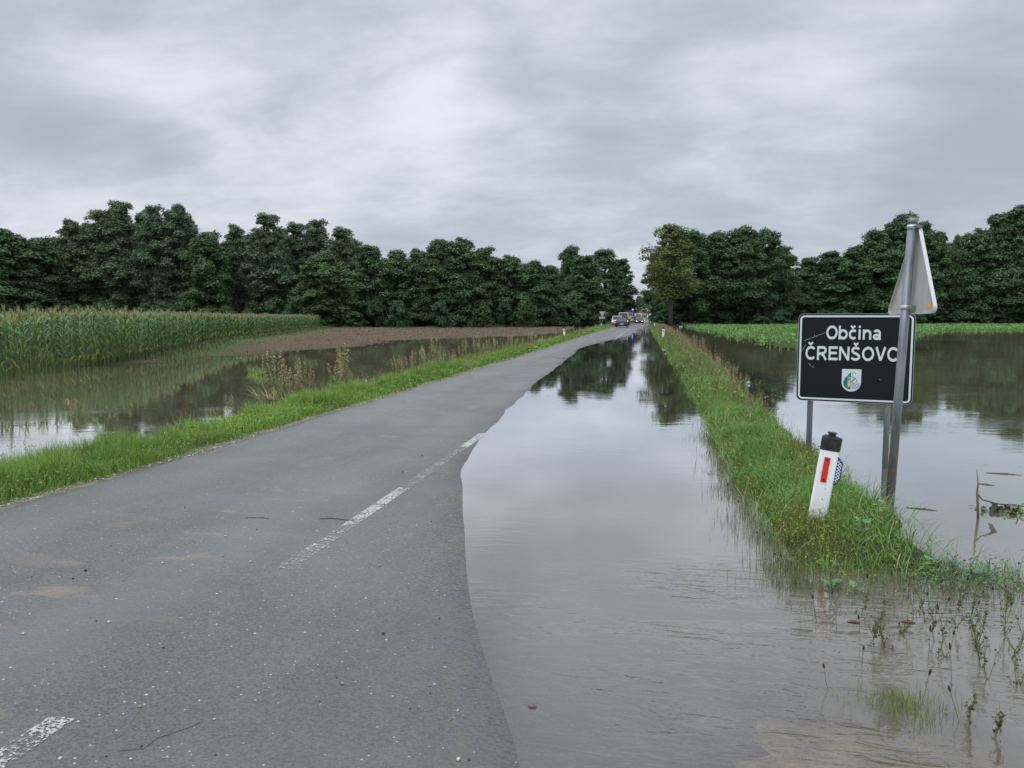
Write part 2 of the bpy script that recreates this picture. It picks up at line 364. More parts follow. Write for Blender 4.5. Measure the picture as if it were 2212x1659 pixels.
def m_water():
    k = NM('flood_water'); g = k.new('ShaderNodeNewGeometry'); p = g.outputs['Position']
    op = k.new('ShaderNodeAttribute', attribute_name='opacity').outputs['Fac']
    rp = k.new('ShaderNodeAttribute', attribute_name='ripple').outputs['Fac']
    sil = k.noise(k.pos((1, .6, 1)), .9, 4, .55, .8)
    murk = k.mix(k.mr(sil, .35, .7), (.130, .113, .090), (.170, .148, .118))
    fld = k.new('ShaderNodeAttribute', attribute_name='field').outputs['Fac']
    murk = k.mix(fld, murk, k.mix(k.mr(sil, .35, .7), (.225, .190, .110), (.270, .232, .145)))
    fr = k.new('ShaderNodeFresnel', {'IOR': 1.333})
    # calm swell everywhere, small wind ripples in patches
    w1 = k.noise(k.pos((.55, 1.7, 1)), 2.2, 3, .5, .3)
    w2 = k.noise(k.pos((4.5, 15, 1)), 1.0, 3, .5, 1.0)
    w3 = k.noise(k.pos((16, 40, 1)), 1.0, 2, .5, .5)
    mask = k.mr(k.noise(k.pos((.5, .9, 1)), 1.1, 3, .5, .5), .42, .6)
    rr = k.math('MULTIPLY', rp, k.math('ADD', k.math('MULTIPLY', mask, .9), .12))
    h = k.math('ADD', k.math('MULTIPLY', w1, .0007), k.math('ADD', k.math('MULTIPLY', k.math('MULTIPLY', w2, rr), .0105), k.math('MULTIPLY', k.math('MULTIPLY', w3, rr), .0009)))
    bm = k.new('ShaderNodeBump', {'Height': h, 'Strength': 1.0, 'Distance': 1.0}).outputs[0]
    k.l.new(bm, fr.inputs['Normal'])
    gl = k.new('ShaderNodeBsdfGlossy', {'Color': (.97, .98, 1, 1), 'Roughness': .012, 'Normal': bm})
    df = k.new('ShaderNodeBsdfDiffuse', {'Color': murk}); tr = k.new('ShaderNodeBsdfTransparent', {'Color': (.93, .90, .86, 1)})
    m1 = k.new('ShaderNodeMixShader', {0: op, 1: tr.outputs[0], 2: df.outputs[0]})
    m2 = k.new('ShaderNodeMixShader', {0: k.math('MINIMUM', k.math('MULTIPLY', fr.outputs[0], 2.2), k.mr(fld, 0, 1, .94, .87)), 1: m1.outputs[0], 2: gl.outputs[0]})
    k.l.new(m2.outputs[0], k.o.inputs[0]); return k.m
def m_leaf(name, col, rough=.55, trans=.25, hue=.25, spec=.3):
    """plant tissue; tint attribute multiplies the colour"""
    k = NM(name); a = k.new('ShaderNodeAttribute', attribute_name='tint').outputs['Color']
    oi = k.new('ShaderNodeObjectInfo').outputs['Random']
    c = k.mix(1.0, a, col, 'MULTIPLY'); c = k.mix(k.math('MULTIPLY', oi, hue), c, k.mix(1.0, c, (1.5, 1.15, .6), 'MULTIPLY'))
    k.set(col=c, rough=rough, spec=spec)
    t = k.new('ShaderNodeBsdfTranslucent', {'Color': c})
    m = k.new('ShaderNodeMixShader', {0: trans, 1: k.b.outputs[0], 2: t.outputs[0]}); k.l.new(m.outputs[0], k.o.inputs[0]); return k.m
def m_mottle(name, c0, c1, sc=8, rough=.6, spec=.4, metal=0, bump=0, stretch=(1, 1, 1)):
    k = NM(name); n = k.noise(k.obj(stretch), sc, 4, .6, .3)
    k.set(col=k.mix(k.mr(n, .35, .68), c0, c1), rough=rough, spec=spec, metal=metal)
    if bump: k.set(norm=k.bump(n, bump, .01))
    return k.m
def m_paint_line():
    k = NM('worn_white_marking'); p = k.pos(); wr = k.new('ShaderNodeAttribute', attribute_name='wear').outputs['Fac']
    n = k.noise(p, 62, 3, .7); n2 = k.noise(p, 9, 3, .6)
    v = k.math('ADD', k.math('MULTIPLY', n, .8), k.math('MULTIPLY', n2, .35))
    al = k.new('ShaderNodeMapRange', {0: k.math('SUBTRACT', v, wr), 1: 0.0, 2: 0.08, 3: 0.0, 4: 1.0}).outputs[0]
    k.set(col=(.42, .42, .405, 1), rough=.5, alpha=al); return k.m

M = dict(
    asphalt=m_asphalt(), ground=m_ground(), water=m_water(), line=m_paint_line(),
    grass=m_leaf('verge_grass', (.185, .30, .052), .5, .3, 0),
    weed=m_leaf('weed_stems', (1, 1, 1), .6, .15, 0),
    corn=m_leaf('corn_leaf', (.088, .170, .055), .42, .2, .25, .45),
    cornstalk=m_leaf('corn_stalk', (.10, .16, .05), .6, .05, .2),
    tassel=m_leaf('corn_tassel', (.32, .30, .14), .7, .2, .2),
    crop=m_leaf('field_crop', (.17, .34, .075), .5, .25, 0),
    leafA=m_leaf('alder_leaves', (.070, .130, .056), .6, .18, .30, .25),
    leafP=m_leaf('poplar_leaves', (.108, .165, .088), .55, .22, .30, .3),
    leafL=m_leaf('yellowing_leaves', (.115, .150, .052), .6, .25, .2, .25),
    leafB=m_leaf('shrub_leaves', (.046, .092, .040), .6, .2, .4, .25),
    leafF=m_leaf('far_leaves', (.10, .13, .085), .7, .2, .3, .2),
    bark=m_mottle('bark', (.030, .028, .024), (.075, .068, .058), 5, .9, .2, 0, .6, (1, 1, .2)),
    barklight=m_mottle('pale_bark', (.06, .065, .045), (.14, .14, .11), 5, .9, .2, 0, .6, (1, 1, .2)),
    steel=m_mottle('galvanised_steel', (.12, .135, .15), (.26, .28, .295), 14, .42, .5, .35, .05, (1, 1, .12)),
    black=mat('black_sign_film', (.006, .009, .015), .55, .22), white=mat('white_reflective_film', (.62, .67, .68), .45),
    plateback=m_mottle('weathered_grey_plate', (.33, .33, .31), (.50, .50, .48), 5, .6, .4, .1, 0, (1, 1, .4)),
)

# ------------------------------------------------------------------ ground, road, water
def grid_mesh(xs, ys, zf):
    X, Y = np.meshgrid(xs, ys); Z = zf(X, Y); nx, ny = len(xs), len(ys)
    V = np.stack([X, Y, Z], -1).reshape(-1, 3)
    i = np.arange(nx * ny).reshape(ny, nx)
    Fq = np.stack([i[:-1, :-1], i[:-1, 1:], i[1:, 1:], i[1:, :-1]], -1).reshape(-1, 4)
    return V, Fq, X, Y, Z
ys = np.concatenate([[-3000, -800, -200, -60, -30, -15, -8], np.arange(-5, 0, .5), np.arange(0, 13, .09), np.arange(13, 42, .25), np.arange(42, 150, .8), np.arange(150, 300, 4), [320, 360, 420, 520, 700, 1000, 1600, 3000]])
xs = np.concatenate([[-3000, -1200, -500, -250, -150, -110], np.arange(-90, -12, .6), np.arange(-12, -7.6, .2), np.arange(-7.6, 3.4, .08), np.arange(3.4, 14, .25), np.arange(14, 60, .9), [66, 80, 110, 150, 220, 400, 1000, 3000]])
def silt_z(X, Y):
    return -0.085 + 0.070 * np.exp(-(((X - .72) / .85) ** 2 + ((Y - 2.70) / .70) ** 2)) * (1 + .6 * fbm(X * 4, Y * 4, 92, 4))
def gz_under(X, Y):
    Z = ground_z(X, Y); inside = (X > XL + .06) & (X < XR - .06)
    Z = np.where(inside, Z - 0.03, Z)
    return np.where((X > -.4) & (X < 3) & (Y < 4.6) & (Y > .5), np.maximum(Z, silt_z(X, Y)), Z)
V, Fq, X, Y, Z = grid_mesh(xs, ys, gz_under)
# real soil colours: brown ploughed mud, turf soil, gravel shoulder, sand at the track mouth; forest floor darkened, woodland shade put into its colour
T = np.zeros(X.shape + (3,)); T[:] = (.055, .050, .038)
md = pdist(X, Y, MUD); cn = pdist(X, Y, CORN); gm = pdist(X, Y, GRN)
mudc = np.array((.135, .098, .062)); grs = np.array((.075, .115, .035)); dk = np.array((.030, .032, .022))
def lay(mask, c):
    global T
    T = T * (1 - mask[..., None]) + np.asarray(c) * mask[..., None]
lay(sstep(-2, 1, md), mudc)
lay(np.clip(sstep(.35, .7, .5 + fbm(X * .22, Y * .08, 51, 3)) * .6, 0, 1) * sstep(-1, 2, md), (.135, .100, .072))
gedge = np.exp(-((cn + 1.2) / 1.6) ** 2) * sstep(20, 30, Y); lay(np.clip(gedge, 0, 1) * (X < -10), grs * .9)
tr1 = np.exp(-((X + 28 - (Y - 60) * -.22) / 1.4) ** 2) * sstep(35, 45, Y) * (1 - sstep(70, 95, Y)) * (.5 + fbm(X * .6, Y * .6, 5, 2)); lay(np.clip(tr1 * .8, 0, 1), (.12, .15, .06))
lay(sstep(0, .5, cn), (.05, .055, .03))
vb = (X < XL) & (X > np.interp(Y, VL[:, 0], VL[:, 1]) - .6); lay(vb.astype(float), (.055, .075, .025))
gr = np.clip(1 - np.abs(X - (XL - .10 - .10 * fbm(X * 0, Y * .9, 6, 2))) / .16, 0, 1); lay(np.clip(gr * 1.3, 0, 1), (.26, .235, .19))
lay(((X > .7) & (X < 3.2)).astype(float) * sstep(3.6, 4.6, Y), (.055, .070, .025))
lay(sstep(-2, 1, gm) * (X > 4), (.060, .085, .030))
lay(np.clip(np.exp(-(((X - .70) / 1.1) ** 2 + ((Y - 2.75) / .9) ** 2)) * 1.5, 0, 1), (.42, .31, .20))
lay(sstep(118, 124, Y) * (X < -9), dk); lay(sstep(150, 165, Y) * (X > 3) * (1 - sstep(-1, 1, gm)), dk)
g = npmesh('ground', V, Fq, M['ground'], smooth=True, tint=T.reshape(-1, 3)); tag(g, kind='structure')

rys = np.concatenate([[-60, -30, -15, -8], np.arange(-5, 0, .5), np.arange(0, 13, .09), np.arange(13, 42, .25), np.arange(42, 150, .8), np.arange(150, 300, 4), [320, 360, 420]])
rxs = np.linspace(XL, XR, 57)
def rzf(X, Y):
    return road_z(X, Y) + 0.004 + sstep(170, 420, Y) * 0.5
V, Fq, X, Y, Z = grid_mesh(rxs, rys, rzf)
X2 = X.copy(); X2[:, 0] += 0.05 * fbm(Y[:, 0] * 1.5, Y[:, 0] * 0, 61, 4); V[:, 0] = X2.ravel()
nx, ny = len(rxs), len(rys)
e0 = np.arange(ny) * nx; sk = V[e0].copy(); sk[:, 2] -= .05; sk[:, 0] -= .015; b = len(V); V = np.vstack([V, sk])
Fs = np.stack([e0[:-1], e0[1:], b + np.arange(1, ny), b + np.arange(ny - 1)], -1)
wet = np.exp(-np.maximum(V[:, 2], 0) / .009)
rd = npmesh('road', V, np.vstack([Fq, Fs]), M['asphalt'], smooth=True, extra={'wet': wet}); tag(rd, kind='structure')

# water sheet with depth-dependent murk
wxs = np.concatenate([[-3000, -500, -110], np.arange(-60, -8, 2.0), np.arange(-8, 3.4, .08), np.arange(3.4, 10, .5), [12, 16, 22, 30, 45, 60, 110, 220, 500, 3000]])
wys = np.concatenate([[-3000, -200, -30, -8], np.arange(-5, 0, .5), np.arange(0, 13, .09), np.arange(13, 42, .25), np.arange(42, 150, 1.2), [150, 160, 180, 200, 240, 300, 500, 1000, 3000]])
V, Fq, X, Y, Z = grid_mesh(wxs, wys, lambda X, Y: X * 0)
dep = np.maximum(-np.where((X > -.4) & (X < 3) & (Y < 4.6) & (Y > .5), np.maximum(ground_z(X, Y), silt_z(X, Y)), ground_z(X, Y)), 0)
opa = 1 - np.exp(-dep / .016); opa = np.clip(opa, 0, 1)
patch = np.clip(np.exp(-(((X - .70) / .80) ** 2 + ((Y - 2.70) / .70) ** 2)) * 1.0, 0, 1) * np.clip(.85 + .9 * fbm(X * 4, Y * 4, 91, 3), 0, 1)
opa = opa * (1 - patch * .72)
rip = np.exp(-(((X - 1.0) / 1.5) ** 2 + ((Y - 3.6) / 1.5) ** 2)) * 2.1 + 0.035 + .12 * np.exp(-(((X + 11) / 6) ** 2 + ((Y - 9) / 4) ** 2)) + .05 * (X > 3)
wt = npmesh('water', V, Fq, M['water'], smooth=True, extra={'opacity': opa.ravel(), 'ripple': rip.ravel(), 'field': (sstep(-5.5, -7.5, X) + sstep(2.2, 4.5, X) * .9).ravel()}); tag(wt, kind='structure')

# centre-line dashes, worn; (y0, y1, wear0..)
CXL = -2.19
for ya, yb, wf in [(1.3, 2.58, lambda y: .565), (4.35, 6.8, lambda y: .60 if y < 5.4 else .52), (6.8, 10.3, lambda y: .605 if y < 9.1 else .50), (12.6, 14.5, lambda y: .645),
                   (47, 50, lambda y: .50), (51.5, 54.5, lambda y: .50), (56, 59, lambda y: .50), (60.5, 63.5, lambda y: .50), (65, 68, lambda y: .50), (69.5, 72.5, lambda y: .50), (74, 77, lambda y: .50), (79, 82, lambda y: .50), (84, 87, lambda y: .4), (90, 93, lambda y: .4), (97, 100, lambda y: .42)]:
    yy = np.arange(ya, yb + .01, .1); xx = np.array([CXL - .052, CXL, CXL + .052])
    V, Fq, X, Y, Z = grid_mesh(xx, yy, lambda X, Y: rzf(X, Y) + .0035)
    # follow the road sheet's own facets
    V[:, 2] = np.interp(V[:, 1], rys, road_z(0 * rys + CXL, rys)) - KS * (V[:, 0] - CXL) + .0075
    wr = np.array([wf(a) for a in V[:, 1]]) + .03 * vnoise(V[:, 1] * 2, V[:, 0], 3)
    o = npmesh('lane_marking', V, Fq, M['line'], extra={'wear': wr}); tag(o, kind='structure')

# ------------------------------------------------------------------ blades
def blades(P, h, wd, az, lean, curl, seg=3, tint=None):
    """curved tapering ribbons; P (n,3)"""
    n = len(P); h = np.broadcast_to(h, n); wd = np.broadcast_to(wd, n); lean = np.broadcast_to(lean, n); curl = np.broadcast_to(curl, n)
    dx, dy = np.cos(az), np.sin(az); sx, sy = -dy, dx
    V = np.zeros((n, 2 * seg + 1, 3), dtype=np.float32)
    x = np.zeros(n); z = np.zeros(n); ang = lean.copy()
    for i in range(seg + 1):
        w_ = wd * (1 - (i / seg) ** 1.6) * .5 * (1.0 if i else .75)
        bx = P[:, 0] + dx * x; by = P[:, 1] + dy * x; bz = P[:, 2] + z
        if i < seg:
            V[:, 2 * i] = np.stack([bx - sx * w_, by - sy * w_, bz], -1); V[:, 2 * i + 1] = np.stack([bx + sx * w_, by + sy * w_, bz], -1)
        else: V[:, 2 * seg] = np.stack([bx, by, bz], -1)
        x = x + np.sin(ang) * h / seg; z = z + np.cos(ang) * h / seg; ang = ang + curl / seg
    base = (np.arange(n) * (2 * seg + 1))[:, None]
    q = np.array([[2 * i, 2 * i + 1, 2 * i + 3, 2 * i + 2] for i in range(seg - 1)]).reshape(-1)
    Q = (base + q[None]).reshape(-1, 4) if seg > 1 else np.zeros((0, 4), int)
    T3 = (base + np.array([[2 * seg - 2, 2 * seg - 1, 2 * seg]])).reshape(-1, 3)
    tv = None
    if tint is not None: tv = np.repeat(tint, 2 * seg + 1, axis=0)
    return V.reshape(-1, 3), Q, T3, tv
class Bag:
    def __init__(s): s.V = []; s.Q = []; s.T = []; s.t = []; s.n = 0
    def add(s, V, Q, T3, t):
        s.V.append(V); s.Q.append(Q + s.n); s.T.append(T3 + s.n); s.t.append(t); s.n += len(V)
    def quads(s, C, nrm, size, tint, asp=1.0, spin=None):
        """free leaf quads (rhombs) centred at C facing nrm"""
        n = len(C); nrm = nrm / np.maximum(np.linalg.norm(nrm, axis=1, keepdims=True), 1e-6)
        r = rng.normal(size=(n, 3)); a = np.cross(nrm, r); a /= np.maximum(np.linalg.norm(a, axis=1, keepdims=True), 1e-6); b = np.cross(nrm, a)
        size = np.broadcast_to(size, n)[:, None]
        j = rng.uniform(.75, 1.25, (n, 4, 1))
        V = np.stack([C + a * size * j[:, 0], C + b * size * asp * j[:, 1], C - a * size * j[:, 2], C - b * size * asp * j[:, 3]], 1)
        Q = np.arange(n * 4).reshape(n, 4)
        s.add(V.reshape(-1, 3), Q, np.zeros((0, 3), int), np.repeat(tint, 4, axis=0))
    def build(s, name, mat, parent=None, smooth=False):
        V = np.vstack(s.V); Q = np.vstack([q for q in s.Q]); T3 = np.vstack(s.T); t = np.vstack(s.t)
        fs = [f for f in (Q, T3) if len(f)]
        return npmesh(name, V, fs, mat, parent, smooth, tint=t)
def tints(n, base=(1, 1, 1), var=.2, mixc=None, frac=0):
    b = np.tile(np.asarray(base, dtype=float), (n, 1)) * rng.uniform(1 - var, 1 + var, (n, 1)) * rng.uniform(1 - var * .4, 1 + var * .4, (n, 3))
    if mixc is not None:
        m = rng.random(n) < frac; b[m] = np.asarray(mixc) * rng.uniform(.7, 1.3, (m.sum(), 1))
    return b

# ------------------------------------------------------------------ verge grass
def vl_at(y): return np.interp(y, VL[:, 0], VL[:, 1])
B = Bag()
for y0, y1, dens, hh, ww, seg in [(3.5, 9, 3800, .23, .0055, 4), (9, 16, 2400, .23, .008, 3), (16, 30, 1000, .22, .014, 3), (30, 60, 420, .20, .026, 2), (60, 155, 120, .24, .06, 2)]:
    n = int((y1 - y0) * 1.9 * dens); y = rng.uniform(y0, y1, n); x = XL - .05 - rng.random(n) ** .9 * (XL - .1 - vl_at(y))
    x = x + .16 * fbm(y * .9, y * 0, 6, 3)
    cl = fbm(x * 1.6, y * 1.6, 71, 3); keep = rng.random(n) < np.clip(.75 + cl * 1.2, .15, 1) * sstep(XL - .0, XL - .30, x) ** .7; x = x[keep]; y = y[keep]; cl = cl[keep]; n = len(x)
    z = np.maximum(ground_z(x, y), -.06)
    t = tints(n, (1, 1, 1), .28, (1.5, .85, .55), .03); t *= (1 + .5 * fbm(x * .8, y * .5, 73, 3))[:, None]
    edge = sstep(XL - .15, XL - .8, x)
    B.add(*blades(np.stack([x, y, z], -1), hh * rng.uniform(.3, 1.35, n) * (1 + 1.3 * cl) * (.40 + .60 * edge), ww * rng.uniform(.6, 1.4, n), rng.uniform(0, 6.28, n), rng.uniform(.05, .6, n), rng.uniform(.2, 1.6, n), seg, t))
    # broad small weed leaves (clover, dandelion) low in the sward
    k = n // 7; i = rng.choice(n, k); C = np.stack([x[i], y[i], z[i] + rng.uniform(.03, .14, k)], -1)
    B.quads(C, rng.normal(size=(k, 3)) * .6 + [0, 0, 1], ww * rng.uniform(1.5, 3.2, k), tints(k, (.85, .9, .9), .3, (1.5, 1.2, 1.2), .06), .6)
o = B.build('verge_grass', M['grass']); tag(o, kind='stuff')
B = Bag()
for y0, y1, dens, hh, ww, seg in [(3.9, 7.5, 5200, .17, .0050, 4), (7.5, 14, 3300, .18, .0075, 3), (14, 30, 1100, .19, .014, 3), (30, 60, 420, .2, .026, 2), (60, 150, 140, .28, .06, 2)]:
    n = int((y1 - y0) * 1.7 * dens); y = rng.uniform(y0, y1, n); l = np.interp(y, RL[:, 0], RL[:, 1]); r = np.interp(y, RR[:, 0], RR[:, 1]); r = np.minimum(r, 3.2); l = l + 0.12 * vnoise(y * 1.6, y * 0, 31); r = r + 0.3 * vnoise(y * 1.1, y * 0, 32)
    u = rng.beta(1.25, 1.25, n) * 1.16 - .08; x = l + (r - l) * u
    cl = fbm(x * 1.8, y * 1.6, 81, 3)
    edge = 1 - np.abs(u - .5) * 2
    keep = rng.random(n) < np.clip(.75 + cl * 1.5, .08, 1) * np.clip(edge * 2.6 + .08, 0, 1) * sstep(4.75, 5.5, y - .15 * (x - 1.4) + .5 * vnoise(x * 3, y * 3, 19)); x = x[keep]; y = y[keep]; cl = cl[keep]; edge = edge[keep]; n = len(x)
    z = np.maximum(ground_z(x, y), -.09); sub = np.clip(-z * 1.0, 0, .06)
    far_ = sstep(9, 28, y)[:, None]; t = tints(n, (.78, .93, 1.15), .32, (1.5, .75, .5), .05) * (1 - far_ + far_ * np.array((1.0, .72, 1.0))); t *= (1 + .45 * fbm(x * .9, y * .6, 83, 3))[:, None]
    red = sstep(.1, .35, fbm(x * 1.1 + 5, y * .9, 87, 3)); t = t * (1 - red[:, None] * .6) + red[:, None] * .6 * np.array((1.2, .62, .9)) * rng.uniform(.6, 1.2, (n, 1))
    hh = hh * (1 - .62 * np.exp(-(((x - 1.22) / .26) ** 2 + ((y - 5.45) / .50) ** 2)))
    B.add(*blades(np.stack([x, y, z], -1), sub + hh * rng.uniform(.35, 1.25, n) * (1 + .9 * cl) * (.45 + .6 * np.clip(edge * 2, 0, 1)), ww * rng.uniform(.6, 1.4, n), rng.uniform(0, 6.28, n), rng.uniform(.05, .7, n), rng.uniform(.2, 1.9, n), seg, t))
    k = n // 5; i = rng.choice(n, k); C = np.stack([x[i], y[i], np.maximum(z[i], 0) + rng.uniform(.01, .15, k)], -1)
    B.quads(C, rng.normal(size=(k, 3)) * .6 + [0, 0, 1], ww * rng.uniform(1.3, 3.0, k), tints(k, (.8, .9, .8), .3, (1.6, 1.3, .4), .05), .6)
o = B.build('verge_grass', M['grass']); tag(o, kind='stuff')
# thin reddish and green stems standing in the water round the near tip of the verge
B = Bag()
def stems(n, fx, fy, h, wd, cols, head=None):
    x = fx; y = fy
    z = np.full(n, -.04); az = rng.uniform(0, 6.28, n); ln = rng.uniform(0, .4, n); cu = rng.uniform(-.2, .7, n)
    B.add(*blades(np.stack([x, y, z], -1), h, wd, az, ln, cu, 3, tints(n, cols, .3)))
    return az
n = 3200; y = 4.6 + 6 * rng.random(n) ** 1.3; l = np.interp(y, RL[:, 0], RL[:, 1]); x = l - np.abs(rng.normal(0, .11, n)) * (.4 + 1.2 * (.5 + vnoise(y * 3, y * 0, 4))) + .05
stems(n, x, y, rng.uniform(.05, .16, n), .0035, (.13, .16, .05))
n = 3000; x = rng.uniform(.75, 2.5, n); y = 5.15 - np.abs(rng.normal(0, .38, n)) + .1 * np.sin(x * 4)
stems(n, x, y, rng.uniform(.05, .14, n), .0032, (.12, .14, .05))
n = 420; x = rng.uniform(1.0, 2.4, n); y = rng.uniform(2.7, 4.4, n); k = rng.random(n) < .35 + .9 * fbm(x * 3, y * 3, 5, 2); x, y = x[k], y[k]; n = len(x)
stems(n, x, y, rng.uniform(.05, .12, n), .003, (.10, .12, .05))
n = 520; x = rng.normal(1.06, .085, n); y = rng.normal(3.28, .07, n)
stems(n, x, y, rng.uniform(.05, .11, n), .004, (.17, .22, .05))
n = 700; y = rng.uniform(8, 45, n); l = np.interp(y, RL[:, 0], RL[:, 1]); r = np.interp(y, RR[:, 0], RR[:, 1]); s_ = rng.random(n) < .5; x = np.where(s_, l - np.abs(rng.normal(0, .12, n)), r + np.abs(rng.normal(0, .2, n)))
stems(n, x, y, rng.uniform(.05, .16, n), .006, (.15, .15, .06))
# tall tan seed stems mixed into the far right verge and the outer left verge
n = 1500; y = 11 + 120 * rng.random(n) ** 1.2; l = np.interp(y, RL[:, 0], RL[:, 1]); r = np.interp(y, RR[:, 0], RR[:, 1]); x = l + (r - l) * rng.beta(2.5, 1.1, n); w0 = .006 + y * .00035
B.add(*blades(np.stack([x, y, 0 * x], -1), rng.uniform(.22, .62, n), w0, rng.uniform(0, 6.28, n), rng.uniform(0, .3, n), .3, 3, tints(n, (.26, .22, .10), .35)))
m_ = rng.integers(0, n, 5200); B.quads(np.stack([x[m_], y[m_], rng.uniform(.22, .55, 5200)], -1) + rng.normal(size=(5200, 3)) * .02, rng.normal(size=(5200, 3)), rng.uniform(.006, .012, 5200) * (1 + y[m_] / 30), tints(5200, (.26, .20, .10), .4), .6)
n = 2200; y = 8 + 130 * rng.random(n) ** 1.1; vv = np.interp(y, VL[:, 0], VL[:, 1]); x = vv + np.abs(rng.normal(0, .35, n)) - .1; w0 = .006 + y * .00035
B.add(*blades(np.stack([x, y, 0 * x], -1), rng.uniform(.2, .6, n) * np.where(y < 18, .7, 1), w0, rng.uniform(0, 6.28, n), rng.uniform(0, .35, n), .3, 3, tints(n, (.26, .23, .10), .35)))
# seed specks on those stems
n = 1500; x = rng.uniform(.7, 2.6, n); y = 4.7 + rng.normal(0, .35, n); z = rng.uniform(.01, .14, n)
B.quads(np.stack([x, y, z], -1), rng.normal(size=(n, 3)), rng.uniform(.0025, .005, n), tints(n, (.10, .05, .03), .4, (.45, .36, .04), .25), .8)
n = 900; y = rng.uniform(4.4, 9, n); x = np.interp(y, RL[:, 0], RL[:, 1]) + rng.uniform(-.1, .45, n); z = rng.uniform(.03, .22, n)
B.quads(np.stack([x, y, z], -1), rng.normal(size=(n, 3)), rng.uniform(.003, .006, n), tints(n, (.12, .055, .035), .4, (.55, .45, .05), .4), .8)
o = B.build('flooded_weeds', M['weed']); tag(o, kind='stuff')

# pale gravel along the left edge of the asphalt
n = 2600; y = 3.5 + 60 * rng.random(n) ** 1.8; x = XL - .02 - np.abs(rng.normal(0, .10, n)) + .08 * fbm(y * .9, y * 0, 6, 2)
B = Bag(); s_ = rng.uniform(.004, .012, n) * (1 + y / 25); z = ground_z(x, y)
for dz in (0.0, .004):
    B.quads(np.stack([x, y, z + s_ * .5 + dz], -1), rng.normal(size=(n, 3)) * .5 + [0, 0, 1], s_, tints(n, (.42, .39, .33), .35), .8)
o = B.build('gravel', M['weed']); tag(o, kind='stuff')

# ------------------------------------------------------------------ trees
def crown_mesh(name, seed, H, Rm, kind, matl):
    r = np.random.default_rng(seed); B = Bag()
    base = {'alder': .02, 'wood': .20, 'poplar': .10, 'light': .30, 'shrub': .0, 'far': .05}[kind]
    nl = {'alder': 120, 'wood': 110, 'poplar': 104, 'light': 64, 'shrub': 22, 'far': 24}[kind]
    Cs = []; Ss = []; Tn = []
    for i in range(nl):
        t = r.random() ** (.8 if kind != 'poplar' else 1.0)
        if kind == 'poplar': prof = (.55 + .45 * math.sin(min(1, t * 1.5) * math.pi * .5)) * (1 - t ** 3.0 * .70)
        elif kind == 'light': prof = math.sin(math.pi * (.12 + .82 * t)) ** .7
        elif kind == 'shrub': prof = math.sqrt(max(.05, 1 - t * t))
        else: prof = (.72 + .28 * math.sin(min(1, t * 2) * math.pi / 2)) * (1 - t ** 3.2 * .74)
        a = r.uniform(0, 6.283); rad = Rm * prof * math.sqrt(r.uniform(.0, 1)) * .84
        s = Rm * (r.uniform(.16, .36) if kind not in ('light', 'poplar') else r.uniform(.20, .36)) * (1 - .40 * t)
        Cs.append((rad * math.cos(a), rad * math.sin(a), H * (base + (1 - base) * t) - s * .5 * t)); Ss.append(s); Tn.append(r.uniform(.70, 1.38))
    for q in range(34):
        a = r.uniform(0, 6.28); tt_ = r.random(); q_ = Rm * (.66 - .58 * tt_) * r.uniform(.5, 1); Cs.append((q_ * math.cos(a), q_ * math.sin(a), H * (.72 + .27 * tt_) - Rm * .10)); Ss.append(Rm * r.uniform(.07, .17)); Tn.append(r.uniform(.9, 1.3))  # top clumps get a lighter tint range, crown highlights painted into the colour
    per = {'alder': 360, 'wood': 360, 'poplar': 300, 'light': 280, 'shrub': 240, 'far': 180}[kind]
    ls = {'alder': .195, 'wood': .195, 'poplar': .165, 'light': .17, 'shrub': .15, 'far': .35}[kind]
    for c, s, t in zip(Cs, Ss, Tn):
        n = int(per * max(.3, (s / (Rm * .26)) ** 1.6)); d = r.normal(size=(n, 3)); d /= np.linalg.norm(d, axis=1, keepdims=True)
        d[:, 2] = np.where(d[:, 2] < -.25, -d[:, 2] * .6, d[:, 2])
        rr = s * (r.uniform(.5, 1.12, (n, 1)) + .42 * r.random((n, 1)) ** 4)
        P = np.asarray(c) + d * rr * (np.array([1.08, 1.08, .95]) if kind != 'poplar' else np.array([.9, .9, 1.15])); P[:, 2] -= .16 * (d[:, 0] ** 2 + d[:, 1] ** 2) * s
        P[:, 2] = np.maximum(P[:, 2], .1)
        nr = d * 1.0 + r.normal(size=(n, 3)) * .55 + [0, 0, .5]
        tt = np.tile(np.array([t, t, t]), (n, 1)) * r.uniform(.72, 1.3, (n, 1)) * r.uniform(.93, 1.07, (n, 3))
        B.quads(P, nr, ls * r.uniform(.55, 1.35, n), tt, .62)
    return B, Cs
def tree_proto(kind, seed, H, Rm, lm, bk, low=False):
    root = empty({'alder': 'alder_tree', 'wood': 'alder_tree', 'poplar': 'poplar_tree', 'light': 'roadside_tree', 'shrub': 'shrub', 'far': 'distant_tree'}[kind])
    B, Cs = crown_mesh('crown', seed, H, Rm, kind, lm); B.build('crown', lm, root)
    r = random.Random(seed); mb = MB(); tr = .022 * H if kind != 'shrub' else .03
    lean = r.uniform(-.03, .03) * H
    P = [(0, 0, -.3), (lean * .2, 0, H * .2), (lean * .5, lean * .3, H * .45), (lean, lean * .4, H * .7), (lean, lean * .4, H * .88)]
    mb.tube(P, [tr, tr * .8, tr * .5, tr * .22, tr * .05], 8)
    for i in range(9 if kind != 'shrub' else 3):
        c = Cs[r.randrange(len(Cs))]; z0 = max(H * .12, c[2] * .62)
        p0 = Vector((lean * z0 / H, 0, z0)); p1 = Vector(c) - Vector((0, 0, .2)); m_ = (p0 + p1) / 2 + Vector((0, 0, .3))
        mb.tube([p0, m_, p1], [tr * .35, tr * .22, tr * .08], 5)
    mb.build('trunk', bk, root, True)
    return root
